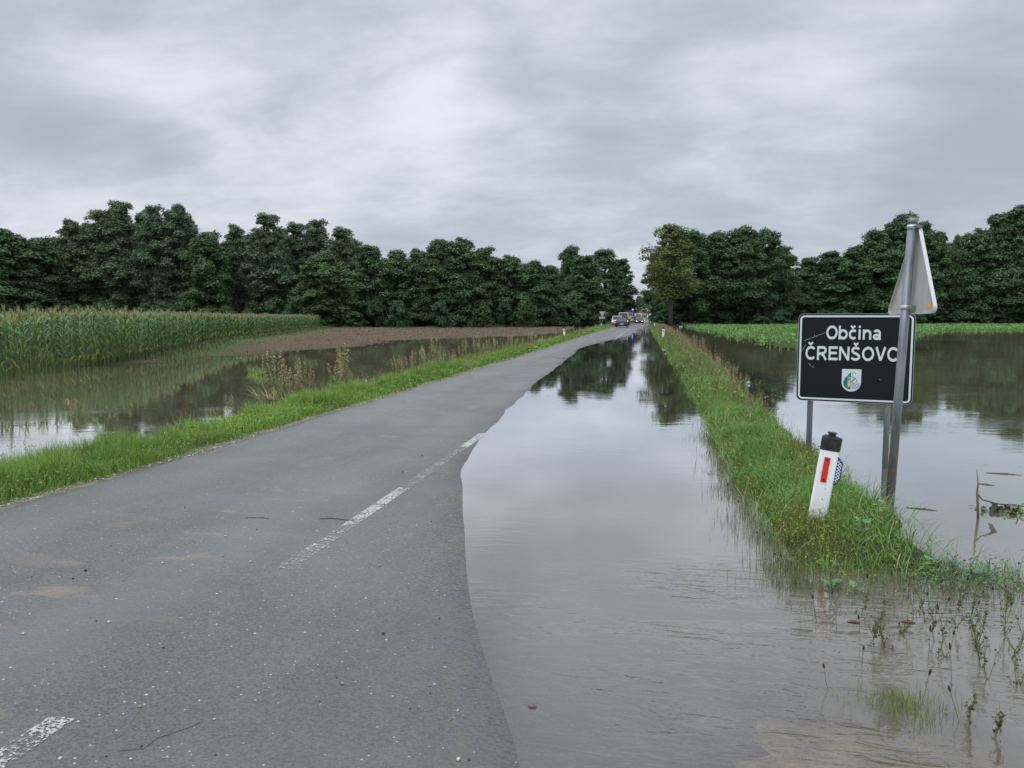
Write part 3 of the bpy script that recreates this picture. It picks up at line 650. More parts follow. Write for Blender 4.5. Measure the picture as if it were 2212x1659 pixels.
PROT = {
    'A': [tree_proto('alder', 100 + i, 18, 4.6 + .35 * (i % 3), M['leafA'], M['bark']) for i in range(5)],
    'W': [tree_proto('wood', 200 + i, 20, 5.2 + .3 * (i % 3), M['leafA'], M['bark']) for i in range(4)],
    'P': [tree_proto('poplar', 300 + i, 22, 3.9 + .3 * (i % 2), M['leafP'], M['barklight']) for i in range(4)],
    'L': [tree_proto('light', 400, 18, 5.2, M['leafL'], M['barklight'])],
    'S': [tree_proto('shrub', 500 + i, 3.2, 2.4, M['leafB'], M['bark']) for i in range(3)],
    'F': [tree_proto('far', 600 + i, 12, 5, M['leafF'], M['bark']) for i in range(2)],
}
PH = dict(A=18, W=20, P=22, L=18, S=3.2, F=12); PR = dict(A=4.9, W=5.5, P=4.0, L=5.2, S=2.4, F=5)
used = set(); trr = random.Random(3)
def plant(kind, px, ytop, D, wpx, label, cat, group, xy=None, h=None):
    pr = PROT[kind]; i = trr.randrange(len(pr)); src = pr[i]
    if (kind, i) in used: o = copy_tree(src)
    else: used.add((kind, i)); o = src
    x, y = xy or bear(px, D); z = gz(x, y)
    H = h or (EYE - z + (685 - ytop) / 1661 * D)
    sz = H / PH[kind]; sr = (wpx / 2 / 1661 * D) / PR[kind]
    o.location = (x, y, z); o.rotation_euler = (0, 0, trr.uniform(0, 6.28)); o.scale = (sr, sr * trr.uniform(.9, 1.1), sz)
    tag(o, label, cat, group); return o
ORD = ['first', 'second', 'third', 'fourth', 'fifth', 'sixth', 'seventh', 'eighth', 'ninth', 'tenth', 'eleventh', 'twelfth', 'thirteenth', 'fourteenth', 'fifteenth', 'sixteenth', 'seventeenth', 'eighteenth', 'nineteenth', 'twentieth',
       'twenty-first', 'twenty-second', 'twenty-third', 'twenty-fourth', 'twenty-fifth', 'twenty-sixth', 'twenty-seventh', 'twenty-eighth', 'twenty-ninth', 'thirtieth']
left = [(-70, 480, 120, 'A', 150), (15, 492, 119, 'A', 130), (95, 512, 126, 'A', 105), (165, 480, 131, 'P', 90), (228, 458, 132, 'P', 95), (272, 440, 131, 'P', 95), (345, 450, 130, 'P', 85), (400, 447, 131, 'P', 95), (455, 500, 122, 'A', 95),
        (515, 490, 128, 'P', 75), (585, 466, 126, 'P', 95), (645, 485, 131, 'P', 80), (692, 480, 132, 'P', 90), (742, 495, 128, 'P', 80), (700, 545, 115, 'A', 115), (805, 533, 122, 'A', 95), (858, 543, 120, 'A', 90), (908, 540, 119, 'A', 88),
        (950, 522, 118, 'A', 85), (996, 516, 118, 'A', 95), (1045, 534, 120, 'A', 90), (1095, 553, 121, 'A', 92), (1148, 566, 122, 'A', 92), (1185, 575, 124, 'A', 70), (1232, 533, 150, 'W', 78), (1262, 555, 134, 'A', 90), (1303, 543, 165, 'A', 85), (1340, 562, 205, 'A', 74)]
left.sort()
nm = {'A': ('dark broad alder', 'alder tree'), 'P': ('tall feathery poplar', 'poplar tree'), 'W': ('round-topped dark tree', 'alder tree')}
cnt = {}
for (px, yt, D, k, wpx) in left:
    cnt['l'] = cnt.get('l', -1) + 1
    where = 'behind the cornfield' if px < 700 else 'behind the brown field' if px < 1200 else 'left of the road'
    plant(k, px, yt, D, wpx * 1.30, f"{nm[k][0]} {where}, {ORD[cnt['l']]} tree of the left wood from the left", nm[k][1], 'front-row trees of the left wood')
for q in range(2):
    for i, px in enumerate(range(-110 + 22 * q, 1275, 62 if q == 0 else 70)):
        yt = float(np.interp(px, [a[0] for a in left], [a[1] for a in left])) + trr.uniform(8, 40)
        plant('W' if trr.random() < .6 else 'A', px, yt, 138 + q * 14 + trr.uniform(-2, 2), 105, 'dark tree behind the front row of the left wood, seen through its gaps', 'tree', 'back-row trees of the left wood')
right = [(1418, 548, 235, 'W', 60), (1447, 489, 141, 'L', 140), (1492, 500, 158, 'W', 95), (1545, 503, 160, 'W', 95), (1600, 492, 160, 'W', 95), (1648, 497, 162, 'W', 90), (1688, 535, 166, 'W', 75), (1742, 558, 178, 'A', 80), (1790, 546, 176, 'A', 90), (1840, 533, 175, 'A', 90),
         (1888, 498, 175, 'A', 95), (1937, 462, 177, 'A', 100), (1982, 485, 175, 'A', 90), (2018, 505, 176, 'A', 70), (2057, 512, 190, 'P', 45), (2100, 497, 172, 'A', 90), (2148, 465, 172, 'A', 100), (2200, 446, 170, 'A', 105), (2265, 455, 172, 'A', 110), (2335, 470, 170, 'A', 120)]
for i, (px, yt, D, k, wpx) in enumerate(right):
    if k == 'L': plant(k, px, yt, D, wpx, 'yellowing open-crowned tree with a bare leaning trunk beside the right road verge', 'tree', None); continue
    where = 'beyond the flooded lane' if px < 1700 else 'beyond the flooded green field'
    lab = {'A': 'dark broad alder', 'W': 'dark alder with bare lower trunk', 'P': 'small slim pointed tree'}[k]
    plant(k, px, yt, D, wpx * 1.32, f"{lab}, {ORD[i]} tree of the right wood from the left", nm[k][1], 'front-row trees of the right wood')
for q in range(3):
    for i, px in enumerate(range(1462 + 16 * q, 2400, 62)):
        yt = float(np.interp(px, [a[0] for a in right], [a[1] for a in right])) + trr.uniform(12, 45) + (40 if 1690 < px < 1730 else 0)
        plant('W' if q == 0 and trr.random() < .5 else 'A', px, yt, 176 + q * 13 + (14 if px > 1720 else 0) + trr.uniform(-2, 2), 100, 'dark tree behind the front row of the right wood, seen through its gaps', 'tree', 'back-row trees of the right wood')
plant('A', 1436, 612, 214, 50, 'short dark tree behind the bare trunk of the yellowing roadside tree', 'alder tree', None)
plant('A', 1416, 632, 226, 34, 'small dark tree closing the right side of the road beyond the red car', 'alder tree', None)
# undergrowth
for i, px in enumerate(list(range(-60, 1300, 46))):
    D = 114 + 4 * math.sin(px * .07) + (px > 1150) * (px - 1150) * .22
    plant('S', px, 0, D, trr.uniform(50, 80), 'low dark bush along the foot of the left wood', 'bush', 'bushes at the foot of the left wood', h=trr.uniform(2.2, 4.2))
for i, px in enumerate(list(range(-80, 1260, 55))):
    plant('S', px, 0, 141 + trr.uniform(-3, 3), 95, 'tall dark bush deep inside the left wood', 'bush', 'bushes inside the left wood', h=trr.uniform(5, 7))
for i, px in enumerate(list(range(1470, 2330, 60))):
    plant('S', px, 0, 196 + trr.uniform(-3, 3), 90, 'tall dark bush deep inside the right wood', 'bush', 'bushes inside the right wood', h=trr.uniform(5, 8))
for i, px in enumerate(list(range(1436, 2330, 42))):
    D = (158 if px < 1700 else 170) + trr.uniform(-2, 3)
    plant('S', px, 0, D, trr.uniform(45, 75), 'low dark bush along the foot of the right wood', 'bush', 'bushes at the foot of the right wood', h=trr.uniform(1.6, 3.4) * (1.2 if 1690 < px < 1800 else 1))
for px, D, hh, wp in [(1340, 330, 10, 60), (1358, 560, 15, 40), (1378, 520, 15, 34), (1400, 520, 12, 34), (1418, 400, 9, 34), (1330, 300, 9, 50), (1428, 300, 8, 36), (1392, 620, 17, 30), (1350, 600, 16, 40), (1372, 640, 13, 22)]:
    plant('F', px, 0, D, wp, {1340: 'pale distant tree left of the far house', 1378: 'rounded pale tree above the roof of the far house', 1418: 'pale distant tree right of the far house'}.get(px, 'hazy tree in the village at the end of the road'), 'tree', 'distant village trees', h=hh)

# ------------------------------------------------------------------ cornfield
def ribbon_leaf(B, n_seg, p0, az, L, wd, a0, a1, tint):
    B.add(*blades(np.array([p0]), L, wd, np.array([az]), a0, a1, n_seg, np.array([tint])))
def corn_parts(seed, hi=True):
    r = random.Random(seed); H = r.uniform(1.75, 2.05); lv = Bag(); st = Bag(); ts = Bag(); ea = Bag()
    def stalk_tube(bag, P0, P1, r0, r1, t):
        mb = MB().tube([P0, P1], [r0, r1], 5, False); bag.add(np.array(mb.v), np.array(mb.f), np.zeros((0, 3), int), np.tile(np.array(t), (len(mb.v), 1)))
    stalk_tube(st, (0, 0, -.3), (0, 0, H * .88), .013, .007, (1, 1, 1))
    nl = 11 if hi else 7
    for i in range(nl):
        z = H * (.14 + .70 * i / nl); az = (i % 2) * math.pi + r.uniform(-.5, .5) + seed
        dead = i < 2 and r.random() < .5
        L = r.uniform(.5, .75) * (1 - .25 * abs(i / nl - .5)); t = (2.6, 1.5, 1.2) if dead else tuple(np.array((1, 1, 1)) * r.uniform(.75, 1.35))
        ribbon_leaf(lv, 5 if hi else 3, (0, 0, z), az, L, .060 if hi else .080, .45, r.uniform(1.5, 2.5), t)
    for i in range(7 if hi else 6):
        a = r.uniform(0, 6.28); ribbon_leaf(ts, 3 if hi else 2, (0, 0, H * .86), a, r.uniform(.18, .27), .013 if hi else .034, r.uniform(.05, .5) if i else 0, r.uniform(0, .6), tuple(np.array((1, 1, 1)) * r.uniform(.8, 1.2)))
    for i in range(1 + (r.random() < .4)):
        mb = MB().blob((.05 * (1 if i else -1), 0, H * (.42 + .1 * i)), (.03, .03, .11), seed, 6, 4, .05)
        ea.add(np.array(mb.v), np.array(mb.f), np.zeros((0, 3), int), np.tile(np.array((1.5, 1.3, .9)), (len(mb.v), 1)))
        ribbon_leaf(ea, 2, (.05 * (1 if i else -1), 0, H * (.42 + .1 * i) + .1), 0, .05, .03, .1, .8, (2.4, .7, .45))
    return st, lv, ts, ea
protos = []
for s in range(6):
    root = empty('corn_plant'); st, lv, ts, ea = corn_parts(s)
    st.build('stalk', M['cornstalk'], root); lv.build('leaves', M['corn'], root); ts.build('tassel', M['tassel'], root); ea.build('ear', M['cornstalk'], root)
    protos.append(root)
# rows run parallel to the field edge
EDGE = [(-8, -12), (-12.6, 0), (-15.2, 12), (-16.1, 16.9), (-17.8, 24.2), (-27.5, 46.4), (-47.8, 110)]
def corn_h(x, y):   # ground the plants stand on
    return np.clip(ground_z(x, y), -.22, -.02)
pts = []
for row in range(46):
    off = .25 + row * .72
    for i in range(len(EDGE) - 1):
        (xa, ya), (xb, yb) = EDGE[i], EDGE[i + 1]; L = math.hypot(xb - xa, yb - ya); tx, ty = (xb - xa) / L, (yb - ya) / L
        nx_, ny_ = -ty, tx
        step = .19 if row < 3 else .24 if row < 10 else .5
        k = int(L / step)
        u = (np.arange(k) + .5) * step; jx = rng.normal(0, .05, k); jy = rng.normal(0, .05, k)
        pts.append(np.stack([xa + tx * u + nx_ * off + jx, ya + ty * u + ny_ * off + jy, np.full(k, row)], -1))
pts = np.vstack(pts)
dd = pts[:, :2] @ np.array([Fh.x, Fh.y]); ll = pts[:, :2] @ np.array([Rh.x, Rh.y])
keep = (dd > 6) & (np.abs(ll) < dd * .72 + 2) & (pts[:, 1] < 112); pts = pts[keep]; dd = dd[keep]
sc_ = dd + pts[:, 2] * 6.0; order = np.argsort(sc_); near = order[:300]; rest = order[300:]
for i, idx in enumerate(near):
    x, y, _ = pts[idx]; p = protos[i % 6]; o = p if i < 6 else copy_tree(p)
    z = float(corn_h(np.array([x]), np.array([y]))[0]); s = rng.uniform(.9, 1.06)
    o.location = (x, y, z); o.rotation_euler = (rng.normal(0, .04), rng.normal(0, .04), rng.uniform(0, 6.28)); o.scale = (s, s, s)
    tag(o, 'green tasselled corn plant standing in floodwater in the nearest rows of the cornfield', 'corn plant', 'corn plants at the flooded near edge of the field')
# remaining plants: merged
tm = []
for s in range(8):
    parts = corn_parts(40 + s, False); V = []; Q = []; T3 = []; t = []; n = 0
    for b_, bc in zip(parts, ((.10, .16, .05), (.092, .178, .06), (.34, .33, .15), (.10, .16, .05))):
        for k in range(len(b_.V)):
            V.append(b_.V[k]); Q.append(b_.Q[k] + n); T3.append(b_.T[k] + n); t.append(b_.t[k] * np.array(bc)); 
        n += b_.n
    tm.append((np.vstack(V), np.vstack(Q), np.vstack(T3), np.vstack(t)))
B = Bag()
which = rng.integers(0, 8, len(rest))
for s in range(8):
    ids = rest[which == s]; V, Q, T3, t = tm[s]; n = len(ids); a = rng.uniform(0, 6.28, n); sc = rng.uniform(.88, 1.08, n)
    x, y = pts[ids, 0], pts[ids, 1]; z = corn_h(x, y)
    ca, sa = np.cos(a), np.sin(a)
    W = np.stack([x[:, None] + sc[:, None] * (V[None, :, 0] * ca[:, None] - V[None, :, 1] * sa[:, None]), y[:, None] + sc[:, None] * (V[None, :, 0] * sa[:, None] + V[None, :, 1] * ca[:, None]), z[:, None] + V[None, :, 2] * sc[:, None]], -1)
    b0 = (np.arange(n) * len(V))[:, None, None]
    B.add(W.reshape(-1, 3), (Q[None] + b0).reshape(-1, 4), (T3[None] + b0).reshape(-1, 3), (t[None] * rng.uniform(.8, 1.25, (n, 1, 1))).reshape(-1, 3))
o = B.build('corn_crop', M['weed']); tag(o, kind='stuff')

# grass strip and stubble round the brown field, floating straw, right-hand green crop
B = Bag()
n = 9000; u = rng.random(n); y = 25 + 88 * u ** .8; ex = np.interp(y, [a[1] for a in EDGE], [a[0] for a in EDGE]); x = ex + rng.normal(.5, .6, n)
B.add(*blades(np.stack([x, y, ground_z(x, y)], -1), rng.uniform(.08, .3, n), .03 + y * .0006, rng.uniform(0, 6.28, n), .2, .8, 2, tints(n, (.085, .135, .04), .3, (.17, .14, .07), .3)))
n = 26000; y = 20 + 95 * rng.random(n) ** .9; x = rng.uniform(-75, -8, n); m_ = (pdist(x, y, MUD) > -1.5) & (pdist(x, y, CORN) < -.5); x, y = x[m_], y[m_]; n = len(x)
B.quads(np.stack([x, y, ground_z(x, y) + rng.uniform(0, .03, n)], -1), rng.normal(size=(n, 3)) * .7 + [0, 0, 1], rng.uniform(.03, .09, n) * (.6 + y / 100), tints(n, (.175, .125, .080), .45, (.12, .15, .05), .12), .35)
n = 1500; x = rng.uniform(-22, -7.5, n); y = rng.uniform(9, 60, n); m_ = (pdist(x, y, MUD) < 1) & (fbm(x * .25, y * .25, 55, 2) > .0); x, y = x[m_], y[m_]; n = len(x)
B.quads(np.stack([x, y, np.full(n, .003)], -1), rng.normal(size=(n, 3)) * .05 + [0, 0, 1], rng.uniform(.01, .06, n), tints(n, (.20, .18, .12), .35), .15)
B.add(*blades(np.stack([x, y, 0 * x - .01], -1), rng.uniform(.03, .12, n), .012, rng.uniform(0, 6.28, n), rng.uniform(.2, 1.2, n), .6, 2, tints(n, (.20, .19, .08), .3)))
o = B.build('field_stubble', M['weed']); tag(o, kind='stuff')
B = Bag()
n = 90000; t_ = rng.random(n); y = 36 + 166 * t_; x = rng.uniform(6.5, 150, n); gmm = pdist(x, y, GRN); gap = fbm(x * .05, y * .22, 47, 3)
m_ = (gmm > rng.normal(-.3, .5, n)) & (gap < .30 - .0 * gmm) & (x < y * .75 + 4); x, y = x[m_], y[m_]; n = len(x)
B.quads(np.stack([x, y, np.maximum(ground_z(x, y), -.02) + rng.uniform(.03, .30, n)], -1), rng.normal(size=(n, 3)) * .55 + [0, 0, .8], rng.uniform(.04, .09, n) * (1 + y / 150), tints(n, (1.05, .95, 1), .32), .5)
B.add(*blades(np.stack([x[::3], y[::3], np.maximum(ground_z(x[::3], y[::3]), -.03)], -1), rng.uniform(.2, .42, len(x[::3])), .04 + y[::3] * .0005, rng.uniform(0, 6.28, len(x[::3])), .25, 1.2, 2, tints(len(x[::3]), (.9, 1, .9), .3)))
o = B.build('field_crop', M['crop']); tag(o, kind='stuff')

# ------------------------------------------------------------------ tall dock and grass seed heads on the verges
def dock_proto(seed, H, nst, col):
    root = empty('dock_plant'); r = np.random.default_rng(seed); S = Bag(); Hd = Bag(); Lf = Bag()
    for i in range(nst):
        a = r.uniform(0, 6.28); p0 = np.array([.11 * math.cos(a) * i ** .5, .08 * math.sin(a) * i ** .5, -.05]); h = H * r.uniform(.7, 1.05); ln = r.uniform(0, .06)
        S.add(*blades(np.array([p0]), h, .010, np.array([a]), ln, .05, 4, np.array([(.17, .20, .07)])))
        m = int(110 * h); zz = r.uniform(.38, 1, m) * h; rad = .024 * np.sin(np.clip((zz / h - .38) / .66, 0, 1) * math.pi) ** .6 + .008
        d = r.normal(size=(m, 3)); P = np.stack([p0[0] + math.cos(a) * zz * math.sin(ln + .02) + d[:, 0] * rad * .7, p0[1] + math.sin(a) * zz * math.sin(ln + .02) + d[:, 1] * rad * .7, zz + d[:, 2] * .01], -1)
        Hd.quads(P, d, r.uniform(.009, .018, m), tints(m, col, .25), .9)
    m = 14; az = r.uniform(0, 6.28, m); P = np.stack([0 * az, 0 * az, r.uniform(0, .45 * H, m)], -1)
    Lf.add(*blades(P, r.uniform(.12, .25, m), .02, az, .6, 1.2, 3, tints(m, (.13, .24, .05), .25)))
    S.build('stem', M['weed'], root); Hd.build('seed_head', M['weed'], root); Lf.build('leaves', M['weed'], root); return root
dk = [dock_proto(1, .95, 4, (.30, .28, .14)), dock_proto(2, 1.05, 3, (.33, .26, .14)), dock_proto(3, .8, 4, (.31, .32, .15)), dock_proto(4, .7, 3, (.34, .20, .12))]
spots = []
# clusters seen in the photo as (image column, image row of the foot) turned to ground points
def gp(px, py, z=0.0):
    Fv = Vector((-math.sin(YAW) * math.cos(PITCH), math.cos(YAW) * math.cos(PITCH), -math.sin(PITCH))); Uv = Rh.cross(Fv)
    d = Fv + Rh * ((px - 1106) / 1661) + Uv * ((829.5 - py) / 1661); t = (z - EYE) / d.z; return d.x * t, d.y * t
for px, py, hm in [(595, 862, 1), (602, 868, .95), (628, 862, 1), (634, 866, .9), (655, 862, .95), (668, 855, .7), (722, 842, 1.05), (730, 838, 1.1), (737, 840, 1.05), (742, 836, .95), (760, 838, .6), (466, 905, .4), (494, 898, .45), (505, 900, .4),
                   (862, 808, .9), (868, 806, .85), (890, 800, .8), (893, 806, .6), (920, 795, 1), (928, 793, 1.05), (935, 793, 1.0), (942, 790, .9), (952, 790, .9), (978, 780, .9), (1000, 772, .8), (1028, 764, 1), (1036, 764, .9), (1046, 760, .9), (1056, 758, .8), (1068, 756, .8),
                   (1076, 752, .9), (1090, 750, .7), (1098, 748, .8), (1104, 746, .8), (1112, 744, .7), (1130, 740, .7), (1140, 738, .8), (1150, 736, .7), (1160, 733, .7), (1172, 730, .7), (1180, 728, .8), (1190, 726, .7), (1200, 724, .8), (1210, 722, .8), (1228, 719, .8), (1240, 717, .8), (1255, 714, .8), (1270, 711, .8), (1285, 708, .8)]:
    spots.append((*gp(px, py, .03), hm, 'verge'))
for px, py, hm in [(1420, 712, .9), (1432, 716, .8), (1440, 722, .9), (1452, 727, .8), (1463, 733, .9), (1476, 742, .7), (1490, 752, .8), (1500, 760, .8), (1512, 766, .7), (1555, 805, .6), (1585, 850, .6), (1590, 842, .5), (1470, 728, .7), (1445, 714, .8)]:
    spots.append((*gp(px, py, .03), hm, 'right'))
for i, (x, y, hm, sd_) in enumerate(spots):
    j = i % 4; o = dk[j] if i < 4 else copy_tree(dk[j])
    s = hm * rng.uniform(.85, 1.1); wdn = 1 + y / 90
    o.location = (x, y, gz(x, y) if gz(x, y) > -.1 else -.1); o.scale = (s * wdn, s * wdn, s); o.rotation_euler = (rng.normal(0, .06), rng.normal(0, .06), rng.uniform(0, 6.28))
    if sd_ == 'verge': tag(o, 'tall tan seed-headed dock standing at the water side of the left verge', 'dock plant', 'tall dock plants along the left verge')
    else: tag(o, 'tan seed-headed dock standing at the outer side of the right verge', 'dock plant', 'tall dock plants along the right verge')
# reclining pale one by the verge, purple loosestrife, pale umbel clump
def small_plant(name, seed, H, n, stemc, bloomc, bs, nb, spread=.1):
    root = empty(name); r = np.random.default_rng(seed); S = Bag(); F_ = Bag(); az = r.uniform(0, 6.28, n); ln = r.uniform(.05, .35, n)
    P = np.stack([r.normal(0, spread, n), r.normal(0, spread, n), np.zeros(n)], -1); hh = H * r.uniform(.6, 1.1, n)
    S.add(*blades(P, hh, .007, az, ln, .2, 3, tints(n, stemc, .25)))
    tips = P + np.stack([np.cos(az) * hh * np.sin(ln + .1), np.sin(az) * hh * np.sin(ln + .1), hh * np.cos(ln + .1)], -1)
    for k in range(n):
        c = tips[k] + r.normal(size=(nb, 3)) * np.array([bs * 1.2, bs * 1.2, bs * 3]) - [0, 0, bs * 2]; F_.quads(c, r.normal(size=(nb, 3)), bs * .6, tints(nb, bloomc, .25), .8)
    m = n * 5; k = r.integers(0, n, m); f = r.random((m, 1)); S.quads(P[k] * (1 - f) + tips[k] * f + r.normal(size=(m, 3)) * .015, r.normal(size=(m, 3)), .014, tints(m, stemc, .3), .5)
    S.build('stems', M['weed'], root); F_.build('flowers', M['weed'], root); return root
lo = small_plant('loosestrife', 5, .42, 3, (.10, .15, .05), (.40, .09, .30), .012, 16, .04)
for i, (px, py) in enumerate([(403, 930), (782, 838), (806, 826), (820, 815), (756, 842), (985, 772), (1165, 742), (1150, 748)]):
    o = lo if i == 0 else copy_tree(lo); x, y = gp(px, py, .05); o.location = (x, y, gz(x, y)); o.rotation_euler = (0, 0, i * 1.3); s = .7 + .3 * rng.random(); o.scale = (s, s, s)
    tag(o, 'slender purple-flowered weed on the left verge by the water', 'wildflower', 'purple wildflowers on the left verge')
um = small_plant('yarrow_clump', 6, .38, 16, (.15, .24, .10), (.42, .48, .30), .02, 14, .16)
for i, (px, py, lb) in enumerate([(800, 845, 'pale grey-green flowering clump on the left verge behind the tallest seed heads'), (1170, 748, 'pale cream flowering clump on the left verge farther up the road'), (455, 925, 'small pale clump on the near left verge'), (1010, 800, 'low pale clump at mid length of the left verge')]):
    o = um if i == 0 else copy_tree(um); x, y = gp(px, py, .05); s = [.8, 1.2, .4, .7][i]; o.location = (x, y, gz(x, y)); o.scale = (s, s, s * .9); tag(o, lb, 'flowering clump')
yl = small_plant('goldenrod_clump', 8, .30, 12, (.16, .22, .05), (.42, .36, .05), .014, 12, .10)
x, y = gp(45, 1003, .05); yl.location = (x, y, gz(x, y)); tag(yl, 'yellowish weed clump at the left picture edge on the verge', 'weed clump')
for i, (px, py) in enumerate([(560, 812), (545, 805)]):
    t_ = Bag(); n = 60; P = np.zeros((n, 3)); P[:, :2] = rng.normal(0, .06, (n, 2)); P[:, 2] = -.05
    t_.add(*blades(P, rng.uniform(.2, .42, n), .014, rng.uniform(0, 6.28, n), rng.uniform(.1, .7, n), .7, 3, tints(n, (.20, .30, .07), .2)))
    x, y = gp(px, py); o = t_.build('reed_tuft', M['weed']); o.location = (x, y, 0); tag(o, ['bright green tuft rising from the left floodwater', 'smaller green tuft left of the bright one in the left floodwater'][i], 'grass tuft')
t_ = Bag(); n = 46; P = np.zeros((n, 3)); P[:, 0] = rng.uniform(-.3, .3, n); P[:, 2] = .02
t_.add(*blades(P, rng.uniform(.25, .5, n), .018, rng.normal(2.6, .35, n), rng.uniform(.8, 1.3, n), .3, 4, tints(n, (.30, .25, .12), .25)))
x, y = gp(590, 868, .03); o = t_.build('bent_dock', M['weed']); o.location = (x, y, .05); tag(o, 'tan seed stalks bent over the water on the left verge', 'dock plant')
# corn-stubble clumps in the left water
for i, (px, py, lb) in enumerate([(152, 868, 'tan stubble clump in the left floodwater, the larger of the two'), (62, 880, 'small dark stubble clump left of the tan one in the floodwater')]):
    t_ = Bag(); n = 40; P = np.zeros((n, 3)); P[:, 0] = rng.normal(0, .12, n); P[:, 1] = rng.normal(0, .08, n); P[:, 2] = -.02
    t_.add(*blades(P, rng.uniform(.05, .2, n), .02, rng.uniform(0, 6.28, n), rng.uniform(.2, 1.2, n), .4, 2, tints(n, (.30, .20, .10) if i == 0 else (.14, .10, .06), .3)))
    x, y = gp(px, py); o = t_.build('stubble_clump', M['weed']); o.location = (x, y, 0); tag(o, lb, 'stubble clump')

# ------------------------------------------------------------------ municipality sign board
SR = lambda m, **k: mat(m, **k)
def ribbon(pts, w_, closed=False):
    """flat stroke polygon strip from a centre line, mitred; returns verts(2d), quads"""
    n = len(pts); P = [Vector((a, b)) for a, b in pts]; L_ = []; R__ = []
    for i in range(n):
        a = P[i - 1] if (i > 0 or closed) else None; b = P[(i + 1) % n] if (i < n - 1 or closed) else None
        d1 = (P[i] - a).normalized() if a is not None else None; d2 = (b - P[i]).normalized() if b is not None else None
        if d1 is None: d1 = d2
        if d2 is None: d2 = d1
        n1 = Vector((-d1.y, d1.x)); n2 = Vector((-d2.y, d2.x)); m_ = (n1 + n2); m_ = m_.normalized() if m_.length > 1e-4 else n1
        k = (w_ / 2) / max(.35, m_.dot(n1)); L_.append(P[i] + m_ * k); R__.append(P[i] - m_ * k)
    vs = []
    for a, b in zip(L_, R__): vs += [a, b]
    q = [(2 * i, 2 * i + 1, 2 * i + 3, 2 * i + 2) for i in range(n - 1)]
    if closed: q.append((2 * n - 2, 2 * n - 1, 1, 0))
    return vs, q
def arc(cx, cy, rx, ry, a0, a1, n=18):
    return [(cx + rx * math.cos(R_(a0 + (a1 - a0) * i / n)), cy + ry * math.sin(R_(a0 + (a1 - a0) * i / n))) for i in range(n + 1)]
W_ = .185; h_ = W_ / 2
CAR = [[(-.19, 1.24), (0, 1.12), (.19, 1.24)]]
def off(st, dx, dy=0, k=1): return [[(x * k + dx, y * k + dy) for x, y in s_] for s_ in st]
GL = {   # bold grotesque letters, cap height 1; strokes (point lists), closed flag by repeating 'c'
    'O': (1.06, [('c', arc(.53, .5, .53 - h_, .5 - h_ + .01, 0, 360, 32)[:-1])]),
    'C': (.98, [(0, arc(.51, .5, .51 - h_, .5 - h_ + .01, 42, 318, 28))]),
    'R': (.96, [(0, [(h_, 0), (h_, 1)]), (0, [(h_, 1 - h_), (.52, 1 - h_)] + arc(.55, .7, .24, .3 - h_, 90, -90, 10) + [(h_, .42)]), (0, [(.45, .42), (.62, .30), (.84, .0)])]),
    'E': (.86, [(0, [(h_, 0), (h_, 1)]), (0, [(h_, 1 - h_), (.82, 1 - h_)]), (0, [(h_, .52), (.76, .52)]), (0, [(h_, h_), (.84, h_)])]),
    'N': (.96, [(0, [(h_, 0), (h_, 1)]), (0, [(.84, 0), (.84, 1)]), (0, [(h_ + .01, .96), (.83, .04)])]),
    'S': (.90, [(0, arc(.43, .73, .30, .27 - h_ + .01, 20, 215, 12) + [(.3, .555), (.56, .46)] + arc(.42, .27, .33, .27 - h_ + .01, 40, -165, 14))]),
    'V': (.94, [(0, [(.09, 1), (.46, .05)]), (0, [(.85, 1), (.48, .05)])]),
    'I': (.30, [(0, [(.12, 0), (.12, 1)])]),
    'b': (.84, [(0, [(h_, 0), (h_, 1.0)]), ('c', arc(.42, .365, .33, .365 - h_ + .01, 0, 360, 24)[:-1])]),
    'c': (.76, [(0, arc(.41, .365, .41 - h_, .365 - h_ + .01, 48, 312, 20))]),
    'i': (.32, [(0, [(.12, 0), (.12, .73)]), (0, [(.12, .84), (.12, 1.0)])]),
    'n': (.82, [(0, [(h_, 0), (h_, .73)]), (0, [(h_, .40)] + arc(.39, .42, .28, .22, 165, 0, 10) + [(.67, 0)])]),
    'a': (.80, [(0, arc(.36, .52, .26, .13, 165, 90, 5) + arc(.38, .47, .22, .18, 90, 0, 6) + [(.60, .12), (.64, 0)]), ('c', arc(.32, .205, .24, .135, 0, 360, 16)[:-1])]),
}
def text_mb(txt, x0, z0, capw, y, caph=None):
    caph = caph or capw
    mb = MB(); x = 0; kern = .10
    for ch in txt:
        b_ = {'č': 'c', 'Č': 'C', 'Š': 'S'}.get(ch, ch)
        wd, st = GL[b_]
        for fl, pts_ in st:
            vs, q = ribbon(pts_, W_, fl == 'c'); mb.add([((x0 + (x + p.x) * capw), y, z0 + p.y * caph) for p in vs], q); y -= .00003
        if ch in 'čČŠ':
            dz = -.28 if ch == 'č' else 0; vs, q = ribbon([(wd * .48 - .20, 1.27 + dz), (wd * .48, 1.11 + dz), (wd * .48 + .20, 1.27 + dz)], .15)
            mb.add([((x0 + (x + p.x) * capw), y, z0 + p.y * caph) for p in vs], q); y -= .00003
        x += wd + kern
    return mb, (x - kern) * capw
def rrect(x0, z0, x1, z1, r, n=5):
    p = []
    for cx, cz, a in ((x1 - r, z1 - r, 0), (x0 + r, z1 - r, 90), (x0 + r, z0 + r, 180), (x1 - r, z0 + r, 270)):
        p += [(cx + r * math.cos(R_(a + 90 * i / n)), cz + r * math.sin(R_(a + 90 * i / n))) for i in range(n + 1)]
    return p
BW, BH = 1.135, .945
ang = math.atan2(-.32, 1.083)
S = empty('town_sign', (2.19, 8.70, 0), ang)
tag(S, 'black municipality name board with white border, crest and two grey posts on the right verge', 'town sign')
zb = .69
pan = MB().prism(rrect(-BW / 2, zb, BW / 2, zb + BH, .055), -.004, .014).build('panel', M['black'], S, bevel=.002)
